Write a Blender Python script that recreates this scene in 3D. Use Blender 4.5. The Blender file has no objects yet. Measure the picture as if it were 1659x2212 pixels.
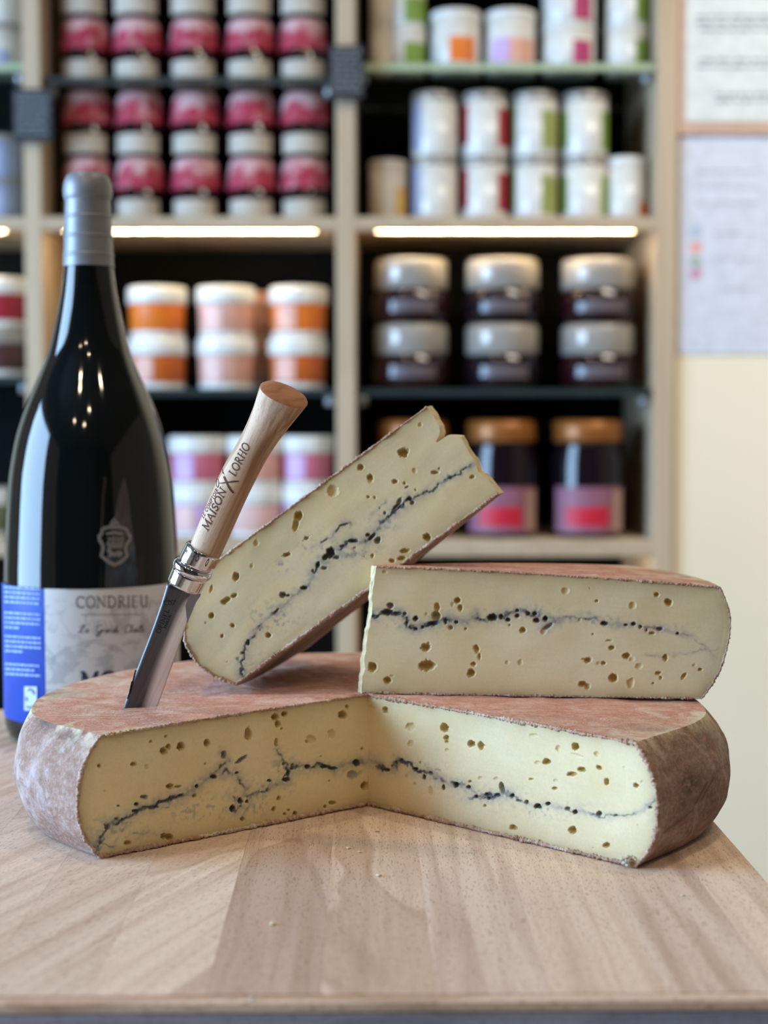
import bpy, math, random
import numpy as np
from mathutils import Vector, Matrix

# ------------------------------------------------------------------ camera, world, lights
C = bpy.context.scene.collection
sc = bpy.context.scene
FPX, CX, CY = 3300.0, 829.5, 1106.0          # focal length and centre for a 1659 x 2212 frame
PITCH = math.atan(196 / FPX)
CAMH = 0.2
cam_data = bpy.data.cameras.new('camera')
cam = bpy.data.objects.new('camera', cam_data); C.objects.link(cam)
cam.location = (0, 0, CAMH)
cam.rotation_euler = (math.pi / 2 - PITCH, 0, 0)
cam_data.sensor_fit = 'HORIZONTAL'; cam_data.sensor_width = 36
cam_data.lens = FPX / 1659 * 36
cam_data.clip_start = 0.02; cam_data.clip_end = 50
cam_data.dof.use_dof = True
cam_data.dof.focus_distance = 0.735
cam_data.dof.aperture_fstop = cam_data.lens / 1000 / 0.0085
sc.camera = cam

world = bpy.data.worlds.new('world'); sc.world = world
world.use_nodes = True
bg = world.node_tree.nodes['Background']
bg.inputs[0].default_value = (0.88, 0.77, 0.67, 1)
bg.inputs[1].default_value = 0.27


def area(name, loc, target, sx, sy, power, color, spread=180):
    l = bpy.data.lights.new(name, 'AREA'); l.shape = 'RECTANGLE'; l.size = sx; l.size_y = sy
    l.energy = power; l.color = color; l.spread = math.radians(spread)
    o = bpy.data.objects.new(name, l); C.objects.link(o)
    o.location = loc
    d = Vector(target) - Vector(loc)
    o.rotation_euler = d.to_track_quat('-Z', 'Y').to_euler()
    return o


area('window_daylight', (-2.3, 0.50, 0.50), (0, 0.6, 0.30), 1.6, 1.5, 148, (0.42, 0.67, 1.0))
area('added_wall_fill', (1.15, 1.15, 1.6), (1.0, 2.2, 0.15), 1.0, 0.3, 11, (1.0, 0.90, 0.76), 110)  # added fill lamp, only there to brighten the right wall

sc.view_settings.view_transform = 'Standard'
sc.view_settings.look = 'None'
sc.view_settings.gamma = 1
sc.view_settings.use_curve_mapping = False
sc.view_settings.exposure = 0.0

# ------------------------------------------------------------------ maths helpers
FWD = Vector((0, math.cos(PITCH), -math.sin(PITCH)))
UPV = Vector((0, math.sin(PITCH), math.cos(PITCH)))
CAM = Vector((0, 0, CAMH))


def ray(px, py):
    return Vector((1, 0, 0)) * ((px - CX) / FPX) + FWD - UPV * ((py - CY) / FPX)


def at(px, py, Y):
    d = ray(px, py); return CAM + d * (Y / d.y)


def on_z(px, py, z):
    d = ray(px, py); return CAM + d * ((z - CAMH) / d.z)


def on_plane(px, py, P, n):
    d = ray(px, py); return CAM + d * ((P - CAM).dot(n) / d.dot(n))


def project(G):
    G = np.asarray(G); x = G[..., 0]; y = G[..., 1]; z = G[..., 2] - CAMH
    dep = y * FWD.y + z * FWD.z; up = y * UPV.y + z * UPV.z
    return CX + FPX * x / dep, CY - FPX * up / dep


def zpx(py, Y): return at(CX, py, Y).z
def xpx(px, Y): return (px - CX) * Y / FPX


_rs = np.random.RandomState(7)
_T = _rs.rand(256, 256)


def vnoise(x, y, s=0):
    x = np.asarray(x, float) + s * 17.31; y = np.asarray(y, float) + s * 9.73
    xi = np.floor(x).astype(int); yi = np.floor(y).astype(int)
    fx = x - xi; fy = y - yi
    fx = fx * fx * (3 - 2 * fx); fy = fy * fy * (3 - 2 * fy)
    a = _T[xi % 256, yi % 256]; b = _T[(xi + 1) % 256, yi % 256]
    c = _T[xi % 256, (yi + 1) % 256]; d = _T[(xi + 1) % 256, (yi + 1) % 256]
    return (a * (1 - fx) + b * fx) * (1 - fy) + (c * (1 - fx) + d * fx) * fy


def fnoise(x, y, s=0, o=3):
    r = 0; a = 0.5; t = 0
    for k in range(o):
        r = r + a * vnoise(np.asarray(x) * 2 ** k, np.asarray(y) * 2 ** k, s + k * 3); t += a; a *= 0.5
    return r / t


def interp(x, pts):
    return np.interp(x, [p[0] for p in pts], [p[1] for p in pts])


# ------------------------------------------------------------------ object helpers
def prop(o, label=None, cat=None, group=None, kind=None):
    if label: o['label'] = label
    if cat: o['category'] = cat
    if group: o['group'] = group
    if kind: o['kind'] = kind
    return o


WM = {}


def empty(name, loc=(0, 0, 0), rot=None, label=None, cat=None, group=None):
    o = bpy.data.objects.new(name, None); C.objects.link(o); o.empty_display_size = 0.02
    M = Matrix.Translation(Vector(loc))
    if rot is not None: M = M @ rot.to_4x4()
    o.matrix_world = M; WM[o.name] = M
    return prop(o, label, cat, group)


def make_mesh(name, V, F, mat=None, smooth=True, attrs=None, flipto=None):
    V = np.asarray(V, dtype=np.float64).reshape(-1, 3)
    me = bpy.data.meshes.new(name)
    if isinstance(F, np.ndarray):
        if flipto is not None:
            a, b, c = V[F[:, 0]], V[F[:, 1]], V[F[:, 2]]
            n = np.cross(b - a, c - a).sum(0)
            if np.dot(n, np.asarray(flipto)) < 0: F = F[:, ::-1]
        nf, k = F.shape
        me.vertices.add(len(V)); me.vertices.foreach_set('co', V.ravel())
        me.loops.add(nf * k); me.loops.foreach_set('vertex_index', np.ascontiguousarray(F).ravel().astype(np.int32))
        me.polygons.add(nf); me.polygons.foreach_set('loop_start', np.arange(0, nf * k, k, dtype=np.int32))
        try: me.polygons.foreach_set('loop_total', np.full(nf, k, dtype=np.int32))
        except Exception: pass
        me.update(calc_edges=True)
    else:
        me.from_pydata([tuple(v) for v in V], [], [tuple(f) for f in F])
    me.validate()
    if smooth: me.polygons.foreach_set('use_smooth', np.ones(len(me.polygons), dtype=bool))
    if attrs:
        for k, v in attrs.items():
            a = me.attributes.new(k, 'FLOAT', 'POINT'); a.data.foreach_set('value', np.asarray(v, dtype=np.float32).ravel())
    if mat: me.materials.append(mat)
    return me


def link(name, me, parent=None, loc=None):
    o = bpy.data.objects.new(name, me); C.objects.link(o)
    if parent is not None:
        o.parent = parent
        WM[o.name] = WM.get(parent.name, Matrix())
    if loc is not None:
        o.location = loc
        WM[o.name] = WM.get(o.name, Matrix()) @ Matrix.Translation(Vector(loc))
    return o


def part(name, V, F, mat, parent=None, smooth=True, attrs=None, flipto=None, world_space=True):
    """V in world space unless told otherwise; stored in the parent's local space"""
    V = np.asarray(V, dtype=np.float64).reshape(-1, 3)
    if parent is not None and world_space:
        M = np.array(WM[parent.name].inverted())
        V = V @ M[:3, :3].T + M[:3, 3]
        if flipto is not None: flipto = M[:3, :3] @ np.asarray(flipto)
    return link(name, make_mesh(name, V, F, mat, smooth, attrs, flipto), parent)


def grid_faces(n, m, wrap=False, off=0):
    i, j = np.meshgrid(np.arange(n if wrap else n - 1), np.arange(m - 1), indexing='ij')
    i2 = (i + 1) % n
    return (np.stack([i * m + j, i2 * m + j, i2 * m + j + 1, i * m + j + 1], -1).reshape(-1, 4) + off).astype(np.int64)


def lathe(prof, n=32, cap=True, a0=0.0, a1=2 * math.pi):
    full = abs(a1 - a0 - 2 * math.pi) < 1e-6
    th = a0 + (a1 - a0) * np.arange(n) / (n if full else n - 1)
    p = np.array(prof, float); m = len(p)
    V = np.stack([np.outer(np.cos(th), p[:, 0]), np.outer(np.sin(th), p[:, 0]), np.tile(p[:, 1], (n, 1))], -1).reshape(-1, 3)
    F = grid_faces(n, m, wrap=full)
    F = [tuple(f) for f in F]
    if cap and full:
        F.append(tuple(i * m for i in range(n))[::-1])
        F.append(tuple(i * m + m - 1 for i in range(n)))
    return V, F


def box(x0, x1, y0, y1, z0, z1, bev=0.0):
    if bev <= 0:
        V = [(x, y, z) for x in (x0, x1) for y in (y0, y1) for z in (z0, z1)]
        F = [(0, 1, 3, 2), (4, 6, 7, 5), (0, 4, 5, 1), (2, 3, 7, 6), (0, 2, 6, 4), (1, 5, 7, 3)]
        return np.array(V, float), F
    b = bev; V = []; idx = {}
    for sx in (0, 1):
        for sy in (0, 1):
            for sz in (0, 1):
                x = (x0, x1)[sx]; y = (y0, y1)[sy]; z = (z0, z1)[sz]
                dx = b if sx == 0 else -b; dy = b if sy == 0 else -b; dz = b if sz == 0 else -b
                idx[(sx, sy, sz, 'x')] = len(V); V.append((x, y + dy, z + dz))
                idx[(sx, sy, sz, 'y')] = len(V); V.append((x + dx, y, z + dz))
                idx[(sx, sy, sz, 'z')] = len(V); V.append((x + dx, y + dy, z))
    F = []
    for s in (0, 1):
        F.append([idx[(s, a, c, 'x')] for a, c in ((0, 0), (0, 1), (1, 1), (1, 0))])
        F.append([idx[(a, s, c, 'y')] for a, c in ((0, 0), (1, 0), (1, 1), (0, 1))])
        F.append([idx[(a, c, s, 'z')] for a, c in ((0, 0), (0, 1), (1, 1), (1, 0))])
    for a in (0, 1):
        for c in (0, 1):
            F.append([idx[(a, c, 0, 'x')], idx[(a, c, 1, 'x')], idx[(a, c, 1, 'y')], idx[(a, c, 0, 'y')]])
            F.append([idx[(a, 0, c, 'x')], idx[(a, 1, c, 'x')], idx[(a, 1, c, 'z')], idx[(a, 0, c, 'z')]])
            F.append([idx[(0, a, c, 'y')], idx[(1, a, c, 'y')], idx[(1, a, c, 'z')], idx[(0, a, c, 'z')]])
            for d in (0, 1):
                F.append([idx[(a, c, d, k)] for k in 'xyz'])
    V = np.array(V, float); cen = V.mean(0)
    out = []
    for f in F:
        p = V[f]; n = np.cross(p[1] - p[0], p[2] - p[0])
        out.append(tuple(f) if np.dot(n, p.mean(0) - cen) > 0 else tuple(f[::-1]))
    return V, out


def tube(path, rad, n=8, cap=True):
    path = [Vector(p) for p in path]; V = []; F = []
    up = Vector((0.13, 0.3, 0.94))
    rad = rad if hasattr(rad, '__len__') else [rad] * len(path)
    for i, p in enumerate(path):
        t = (path[min(i + 1, len(path) - 1)] - path[max(i - 1, 0)]).normalized()
        a = t.cross(up)
        if a.length < 1e-4: a = t.cross(Vector((1, 0, 0)))
        a.normalize(); b = t.cross(a).normalized()
        for k in range(n):
            q = 2 * math.pi * k / n
            V.append(p + (a * math.cos(q) + b * math.sin(q)) * rad[i])
    for i in range(len(path) - 1):
        for k in range(n):
            F.append((i * n + k, i * n + (k + 1) % n, (i + 1) * n + (k + 1) % n, (i + 1) * n + k))
    if cap:
        F.append(tuple(range(n))[::-1]); F.append(tuple((len(path) - 1) * n + k for k in range(n)))
    return np.array([tuple(v) for v in V]), F


def merge(parts):
    V = []; F = []; o = 0
    for v, f in parts:
        v = np.asarray(v).reshape(-1, 3)
        V.append(v); F += [tuple(int(i) + o for i in q) for q in f]; o += len(v)
    return np.concatenate(V), F


# ------------------------------------------------------------------ materials
def s2l(c):
    return tuple(((v / 255) / 12.92 if v / 255 <= 0.04045 else ((v / 255 + 0.055) / 1.055) ** 2.4) for v in c)


class NT:
    def __init__(s, name):
        s.m = bpy.data.materials.new(name); s.m.use_nodes = True
        s.t = s.m.node_tree; s.b = s.t.nodes['Principled BSDF']

    def n(s, typ, **kw):
        x = s.t.nodes.new(typ)
        for k, v in kw.items():
            if k.startswith('i_'):
                key = k[2:].replace('_', ' ')
                x.inputs[int(key) if key.isdigit() else key].default_value = v
            else: setattr(x, k, v)
        return x

    def l(s, a, b): s.t.links.new(a, b)

    def coord(s, scale=(1, 1, 1), rot=(0, 0, 0), rnd=0.0):
        tc = s.n('ShaderNodeTexCoord'); mp = s.n('ShaderNodeMapping')
        mp.inputs['Scale'].default_value = scale; mp.inputs['Rotation'].default_value = rot
        src = tc.outputs['Object']
        if rnd:
            oi = s.n('ShaderNodeObjectInfo'); mu = s.n('ShaderNodeMath', operation='MULTIPLY'); mu.inputs[1].default_value = rnd
            s.l(oi.outputs['Random'], mu.inputs[0])
            ad = s.n('ShaderNodeVectorMath', operation='ADD'); s.l(src, ad.inputs[0]); s.l(mu.outputs[0], ad.inputs[1])
            src = ad.outputs[0]
        if any(rot):
            mr = s.n('ShaderNodeMapping'); mr.inputs['Rotation'].default_value = rot
            mp.inputs['Rotation'].default_value = (0, 0, 0)
            s.l(src, mr.inputs['Vector']); src = mr.outputs[0]
        s.l(src, mp.inputs['Vector']); return mp.outputs[0]

    def noise(s, vec, scale, detail=4, rough=0.55, dist=0.0):
        x = s.n('ShaderNodeTexNoise'); x.inputs['Scale'].default_value = scale; x.inputs['Detail'].default_value = detail
        x.inputs['Roughness'].default_value = rough; x.inputs['Distortion'].default_value = dist
        s.l(vec, x.inputs['Vector']); return x.outputs['Fac']

    def ramp(s, fac, a, b, lo=0.0, hi=1.0):
        x = s.n('ShaderNodeMapRange'); x.inputs['From Min'].default_value = a; x.inputs['From Max'].default_value = b
        x.inputs['To Min'].default_value = lo; x.inputs['To Max'].default_value = hi
        s.l(fac, x.inputs['Value']); return x.outputs[0]

    def mix(s, fac, a, b, blend='MIX'):
        x = s.n('ShaderNodeMix', data_type='RGBA', blend_type=blend)
        for i, v in ((0, fac), (6, a), (7, b)):
            if isinstance(v, bpy.types.NodeSocket): s.l(v, x.inputs[i])
            elif i == 0: x.inputs[0].default_value = v
            else: x.inputs[i].default_value = (*v, 1) if len(v) == 3 else v
        return x.outputs[2]

    def math(s, op, a, b=None):
        x = s.n('ShaderNodeMath', operation=op)
        for i, v in ((0, a), (1, b)):
            if v is None: continue
            if isinstance(v, bpy.types.NodeSocket): s.l(v, x.inputs[i])
            else: x.inputs[i].default_value = v
        return x.outputs[0]

    def attr(s, name):
        return s.n('ShaderNodeAttribute', attribute_name=name).outputs['Fac']

    def bump(s, h, strength=0.3, dist=0.001):
        x = s.n('ShaderNodeBump'); x.inputs['Strength'].default_value = strength; x.inputs['Distance'].default_value = dist
        s.l(h, x.inputs['Height']); s.l(x.outputs[0], s.b.inputs['Normal'])

    def col(s, v):
        if isinstance(v, bpy.types.NodeSocket): s.l(v, s.b.inputs['Base Color'])
        else: s.b.inputs['Base Color'].default_value = (*v, 1)

    def set(s, **kw):
        for k, v in kw.items(): s.b.inputs[k.replace('_', ' ')].default_value = v
        return s


_mc = {}


def plain(rgb, rough=0.5, metal=0.0, name=None, **kw):
    key = (tuple(rgb), rough, metal, tuple(sorted(kw.items())))
    if key in _mc: return _mc[key]
    t = NT(name or 'surface_%d_%d_%d' % tuple(rgb))
    v = t.coord(rnd=3.0); f = t.noise(v, 60, 3)
    c = s2l(rgb)
    t.col(t.mix(t.ramp(f, 0.3, 0.7), tuple(x * 0.9 for x in c), tuple(min(1, x * 1.08) for x in c)))
    t.set(Roughness=rough, Metallic=metal)
    for k, v in kw.items(): t.b.inputs[k.replace('_', ' ')].default_value = v
    _mc[key] = t.m
    return t.m


# cheese paste: pale cream, vein / edge / hole colour held in vertex attributes
t = NT('cheese_paste')
v = t.coord(); big = t.noise(v, 28, 3); fine = t.noise(v, 900, 4, 0.6)
vb = t.coord((1, 1, 10)); streak = t.noise(vb, 60, 2)
c = t.mix(t.ramp(big, 0.3, 0.7), s2l((231, 212, 162)), s2l((241, 226, 188)))
c = t.mix(t.ramp(fine, 0.35, 0.75, 0, 0.3), c, s2l((208, 190, 138)))
c = t.mix(t.ramp(streak, 0.5, 0.8, 0, 0.2), c, s2l((214, 196, 146)))
mot = t.noise(v, 110, 4, 0.6); c = t.mix(t.ramp(mot, 0.52, 0.75, 0, 0.35), c, s2l((212, 200, 158)))
c = t.mix(t.math('MULTIPLY', t.attr('edge'), 0.8), c, s2l((150, 122, 74)))
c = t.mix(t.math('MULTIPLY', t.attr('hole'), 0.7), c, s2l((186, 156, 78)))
c = t.mix(t.attr('halo'), c, s2l((126, 136, 146)))
c = t.mix(t.attr('vein'), c, s2l((46, 54, 68)))
t.col(c); t.set(Roughness=0.52, Subsurface_Weight=0.12, Subsurface_Scale=0.002)
t.b.inputs['Specular IOR Level'].default_value = 0.35
t.bump(t.math('ADD', fine, t.math('MULTIPLY', streak, 0.25)), 0.07, 0.0005)
M_PASTE = t.m


def rind_mat(name, base, dark, pale, grey, pale_amt, grey_amt, str_scale=(1, 6, 1)):
    t = NT(name)
    v = t.coord(); vs = t.coord(str_scale)
    n1 = t.noise(v, 22, 5, 0.6, 0.4); n2 = t.noise(vs, 55, 5, 0.65); n3 = t.noise(v, 420, 5, 0.7); n4 = t.noise(v, 45, 6, 0.7, 0.6)
    c = t.mix(t.ramp(n2, 0.35, 0.65), s2l(base), s2l(dark))
    c = t.mix(t.ramp(n3, 0.45, 0.75, 0, 0.5), c, s2l(pale))
    c = t.mix(t.math('MULTIPLY', t.ramp(n4, 0.5, 0.66), pale_amt), c, s2l(pale))
    c = t.mix(t.math('MULTIPLY', t.ramp(n1, 0.56, 0.72), grey_amt), c, s2l(grey))
    rim = t.attr('rim')
    rimn = t.math('MULTIPLY', rim, t.ramp(n4, 0.44, 0.56))
    c = t.mix(rimn, c, s2l((222, 206, 178)))
    rimd = t.math('MULTIPLY', rim, t.ramp(n1, 0.5, 0.66, 0, 0.8))
    c = t.mix(rimd, c, s2l((120, 100, 78)))
    c = t.mix(t.math('MULTIPLY', t.attr('stain'), t.ramp(n3, 0.3, 0.6, 0.5, 1)), c, s2l((74, 62, 46)))
    t.col(c); t.set(Roughness=0.85)
    t.bump(t.math('ADD', n3, t.math('ADD', t.math('MULTIPLY', n2, 0.8), t.math('MULTIPLY', n4, 0.9))), 0.65, 0.0011)
    return t.m


M_RIND_TOP = rind_mat('rind_salmon', (214, 160, 136), (192, 130, 106), (232, 200, 186), (180, 138, 118), 0.75, 0.4)
M_RIND_SIDE = rind_mat('rind_side', (164, 130, 112), (138, 104, 86), (204, 190, 188), (112, 92, 74), 0.6, 0.5, (1, 1, 4))
M_RIND_EDGE = rind_mat('rind_crumbled_edge', (196, 160, 136), (160, 118, 92), (228, 212, 196), (150, 120, 92), 0.8, 0.4)


def wood(name, light, mid, dark, scale=(1, 1, 1), rot=(0, 0, 0), fleck=(160, 118, 84), fl=0.8, tint=True, grain=1.0):
    """fibres run along local Y (before rot)"""
    t = NT(name)
    v = t.coord(tuple(a * b for a, b in zip(scale, (9, 0.9, 9))), rot, 11.0)
    vf = t.coord(tuple(a * b for a, b in zip(scale, (1700, 260, 1700))), rot, 5.0)
    vg = t.coord(tuple(a * b for a, b in zip(scale, (120, 5, 120))), rot, 7.0)
    n1 = t.noise(v, 1.6, 4, 0.5, 1.4); n2 = t.noise(vg, 1.0, 4, 0.6, 0.3); n3 = t.noise(vf, 1.0, 2, 0.5, 0.2)
    vp = t.coord(tuple(a * b for a, b in zip(scale, (14, 4.5, 14))), rot, 3.0)
    patch = t.noise(vp, 1.0, 2, 0.4, 0.8)
    c = t.mix(t.ramp(n1, 0.35, 0.65), s2l(light), s2l(mid))
    c = t.mix(t.ramp(n2, 0.42, 0.72, 0, 0.7 * grain), c, s2l(dark))
    c = t.mix(t.ramp(patch, 0.60, 0.612, 0, 0.42 * grain), c, s2l(dark))
    edge_ = t.math('MULTIPLY', t.ramp(patch, 0.585, 0.60), t.ramp(patch, 0.63, 0.60)); c = t.mix(t.math('MULTIPLY', edge_, 0.3 * grain), c, s2l(fleck))
    c = t.mix(t.ramp(n3, 0.58, 0.66, 0, fl), c, s2l(fleck))
    if tint:
        oi = t.n('ShaderNodeObjectInfo')
        c = t.mix(1.0, c, oi.outputs['Color'], 'MULTIPLY')
    t.col(c); t.set(Roughness=0.62)
    t.b.inputs['Specular IOR Level'].default_value = 0.3
    t.bump(t.math('ADD', n3, n2), -0.12, 0.0004)
    return t.m


M_BEECH = wood('beech_board', (232, 213, 195), (222, 200, 181), (180, 148, 124), fleck=(146, 110, 86), fl=0.55)
M_BEECH_DIAG = wood('beech_board_slanted_grain', (232, 213, 195), (222, 200, 181), (182, 150, 126), fleck=(146, 110, 86), fl=0.55, rot=(0, 0, math.radians(24)))
M_RAIL = wood('beech_rail', (236, 214, 194), (224, 200, 178), (176, 138, 112), rot=(0, 0, math.pi / 2))
M_COUNTER = wood('grey_blue_wood', (176, 178, 192), (162, 165, 180), (130, 134, 150), rot=(0, 0, math.pi / 2), fleck=(110, 112, 126))  # bluish grey tone for the board front and counter
M_SHELF = wood('pale_shelf_wood', (196, 176, 148), (184, 162, 134), (164, 140, 112), scale=(0.4, 0.4, 0.4), tint=False, fl=0.2, grain=0.4)
M_SHELF_V = wood('pale_shelf_wood_upright', (196, 176, 148), (184, 162, 134), (164, 140, 112), scale=(0.4, 0.4, 0.4), rot=(math.pi / 2, 0, 0), tint=False, fl=0.2, grain=0.4)
M_HANDLE = wood('beech_handle', (222, 192, 164), (206, 172, 142), (146, 104, 76), scale=(2.2, 0.8, 2.2), rot=(math.pi / 2, 0, 0), fl=0.5, tint=False, grain=1.3)
M_HANDLE_END = wood('beech_handle_end_grain', (190, 136, 100), (168, 112, 78), (120, 74, 48), scale=(2.2, 8, 2.2), rot=(0, 0, 0.5), tint=False)
M_BLACK = plain((5, 7, 7), 0.6, name='black_panel', Specular_IOR_Level=0.1)
M_CHROME = NT('chrome_ring'); M_CHROME.col((0.72, 0.72, 0.76)); M_CHROME.set(Metallic=1.0, Roughness=0.09)
_v = M_CHROME.coord(); M_CHROME.bump(M_CHROME.noise(_v, 260, 3), 0.10, 0.0006); M_CHROME = M_CHROME.m
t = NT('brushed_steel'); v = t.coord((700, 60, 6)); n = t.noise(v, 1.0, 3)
g = t.attr('painted_sheen'); c = t.mix(g, (0.085, 0.09, 0.10), (0.92, 0.93, 0.94)); c = t.mix(t.ramp(n, 0.3, 0.7, 0, 0.25), c, (0.3, 0.3, 0.31))  # reflection painted into the colour: dark by the spine, bright towards the edge
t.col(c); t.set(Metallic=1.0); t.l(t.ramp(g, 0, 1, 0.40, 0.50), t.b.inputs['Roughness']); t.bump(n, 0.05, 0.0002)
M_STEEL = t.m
M_ENGRAVE = plain((98, 54, 36), 0.8, name='burnt_engraving')
M_ETCH = plain((22, 23, 27), 0.6, name='etched_mark')
M_GLASS_DARK = NT('dark_bottle_glass'); M_GLASS_DARK.col((0.0035, 0.005, 0.0055)); M_GLASS_DARK.set(Roughness=0.06)
M_GLASS_DARK.b.inputs['Coat Weight'].default_value = 0.0; M_GLASS_DARK.b.inputs['Coat Roughness'].default_value = 0.03
_v = M_GLASS_DARK.coord((1, 1, 0.3)); M_GLASS_DARK.bump(M_GLASS_DARK.noise(_v, 70, 2), 0.10, 0.001); M_GLASS_DARK = M_GLASS_DARK.m
M_CAPSULE = plain((132, 134, 138), 0.42, 0.25, name='grey_capsule_foil')
M_GLASSSHELF = NT('clear_glass'); M_GLASSSHELF.col((0.80, 0.92, 0.86)); M_GLASSSHELF.set(Roughness=0.02, Transmission_Weight=1.0, IOR=1.45); M_GLASSSHELF = M_GLASSSHELF.m

t = NT('cream_wall'); v = t.coord(); n = t.noise(v, 3, 3); n2 = t.noise(v, 300, 2)
t.col(t.mix(t.ramp(n, 0.3, 0.7), s2l((232, 221, 192)), s2l((236, 226, 200)))); t.set(Roughness=0.8); t.bump(n2, 0.1, 0.001)
M_WALL = t.m

# ------------------------------------------------------------------ stroke lettering
def arc(cx, cy, rx, ry, a0, a1, n=10):
    return [(cx + rx * math.cos(math.radians(a0 + (a1 - a0) * i / n)), cy + ry * math.sin(math.radians(a0 + (a1 - a0) * i / n))) for i in range(n + 1)]


def sf(x, y, w=0.14): return ('t', [(x - w, y), (x + w, y)])


GL = {
    'M': (1.0, [('t', [(.12, 0), (.16, 1)]), ('k', [(.16, 1), (.5, .12)]), ('t', [(.5, .12), (.84, 1)]), ('k', [(.84, 1), (.88, 0)]), sf(.12, 0), sf(.88, 0), sf(.1, 1, .08), sf(.9, 1, .08)]),
    'A': (.82, [('t', [(.08, 0), (.41, 1)]), ('k', [(.41, 1), (.74, 0)]), ('t', [(.2, .36), (.62, .36)]), sf(.08, 0, .1), sf(.74, 0, .1)]),
    'I': (.36, [('k', [(.18, 0), (.18, 1)]), sf(.18, 0), sf(.18, 1)]),
    'S': (.6, [('k', arc(.31, .75, .2, .22, 20, 270, 9) + arc(.29, .27, .22, .25, 90, -160, 9)), ('t', [(.51, .98), (.51, .74)]), ('t', [(.07, .02), (.07, .26)])]),
    'O': (.92, [('k', arc(.46, .5, .38, .5, 0, 360, 24))]),
    'N': (.9, [('t', [(.15, 0), (.15, 1)]), ('k', [(.13, 1), (.75, .02)]), ('t', [(.75, 0), (.75, 1)]), sf(.15, 0), sf(.1, 1, .1), sf(.75, 1)]),
    'L': (.64, [('k', [(.18, 0), (.18, 1)]), ('t', [(.05, 0), (.56, 0), (.58, .22)]), sf(.18, 1)]),
    'R': (.76, [('k', [(.18, 0), (.18, 1)]), ('k', [(.18, 1), (.36, 1)] + arc(.36, .76, .2, .24, 90, -90, 8) + [(.18, .52)]), ('k', [(.34, .52), (.7, 0)]), sf(.18, 0), sf(.1, 1, .08), sf(.7, 0, .08)]),
    'H': (.92, [('k', [(.18, 0), (.18, 1)]), ('k', [(.74, 0), (.74, 1)]), ('t', [(.18, .52), (.74, .52)]), sf(.18, 0), sf(.18, 1), sf(.74, 0), sf(.74, 1)]),
    'E': (.66, [('k', [(.18, 0), (.18, 1)]), ('t', [(.05, 0), (.54, 0), (.56, .18)]), ('t', [(.18, .52), (.44, .52)]), ('t', [(.05, 1), (.52, 1), (.52, .82)])]),
    'C': (.82, [('k', arc(.46, .5, .38, .5, 42, 318, 18)), ('t', [(.74, .98), (.74, .74)])]),
    'P': (.68, [('k', [(.18, 0), (.18, 1)]), ('k', [(.18, 1), (.36, 1)] + arc(.36, .74, .22, .26, 90, -90, 8) + [(.18, .48)]), sf(.18, 0), sf(.1, 1, .08)]),
    'T': (.74, [('k', [(.37, 0), (.37, 1)]), ('t', [(.05, .82), (.06, 1), (.68, 1), (.69, .82)]), sf(.37, 0)]),
    'D': (.88, [('k', [(.18, 0), (.18, 1)]), ('k', [(.18, 1), (.36, 1)] + arc(.36, .5, .42, .5, 90, -90, 14) + [(.18, 0)]), sf(.1, 0, .08), sf(.1, 1, .08)]),
    'U': (.86, [('k', [(.18, 1), (.18, .35)] + arc(.43, .35, .25, .33, 180, 360, 10) + [(.68, 1)]), sf(.18, 1), sf(.68, 1, .1)]),
    'X': (.8, [('k', [(.08, 1), (.72, 0)]), ('t', [(.08, 0), (.72, 1)]), sf(.08, 0, .08), sf(.72, 0, .08), sf(.08, 1, .08), sf(.72, 1, .08)]),
    '0': (.6, [('k', arc(.3, .5, .22, .48, 0, 360, 18))]), '2': (.6, [('k', arc(.3, .74, .2, .24, 160, -30, 9) + [(.08, 0), (.54, 0)])]),
    '1': (.4, [('k', [(.08, .8), (.24, 1), (.24, 0)])]), ' ': (.42, []),
    # slanted script, used on the wine label
    'l': (.34, [('t', [(.02, .05), (.28, .75), (.25, 1), (.16, .8), (.08, .1), (.18, 0), (.34, .1)])]),
    'a': (.48, [('t', arc(.2, .22, .14, .2, 60, 340, 10)), ('k', [(.36, .44), (.32, .05), (.48, .08)])]),
    'n': (.52, [('k', [(.06, .42), (.06, 0)]), ('t', [(.06, .3), (.22, .42), (.32, .34), (.34, .04), (.52, .08)])]),
    'r': (.36, [('k', [(.06, .42), (.08, 0)]), ('t', [(.08, .3), (.24, .42), (.34, .38)])]),
    'd': (.5, [('t', arc(.2, .22, .14, .2, 60, 340, 10)), ('k', [(.46, 1), (.34, .05), (.5, .08)])]),
    'e': (.42, [('t', [(.06, .2), (.34, .3), (.22, .44), (.08, .3), (.08, .08), (.22, 0), (.42, .12)])]),
    'i': (.24, [('k', [(.08, .42), (.08, .03), (.24, .08)]), ('k', [(.13, .6), (.15, .66)])]),
    'h': (.5, [('k', [(.04, 0), (.2, 1)]), ('t', [(.08, .26), (.26, .42), (.34, .3), (.32, .03), (.5, .08)])]),
    'G': (.9, [('t', arc(.5, .55, .38, .45, 50, 330, 14)), ('k', [(.83, .45), (.75, -.35), (.45, -.45), (.3, -.25), (.7, .1)])]),
    'K': (.86, [('t', arc(.46, .5, .4, .5, 50, 310, 14)), ('t', [(.72, .9), (.62, .7), (.8, .8)])]),
    'Z': (.8, [('k', [(.55, .95), (.25, .05)]), ('t', [(.02, .6), (.3, 1), (.7, .95)]), ('t', [(.02, .02), (.3, .1), (.7, 0)])]),
}


def text_strokes(s, spacing=0.08, thick=0.085, thin=0.045, slant=0.0):
    """returns polylines with widths in unit height space, total width"""
    x = 0; out = []
    for ch in s:
        w, st = GL[ch]
        for k, pl in st:
            out.append(([(x + p[0] + slant * p[1], p[1]) for p in pl], thick if k == 'k' else thin))
        x += w + spacing
    return out, x - spacing


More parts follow.
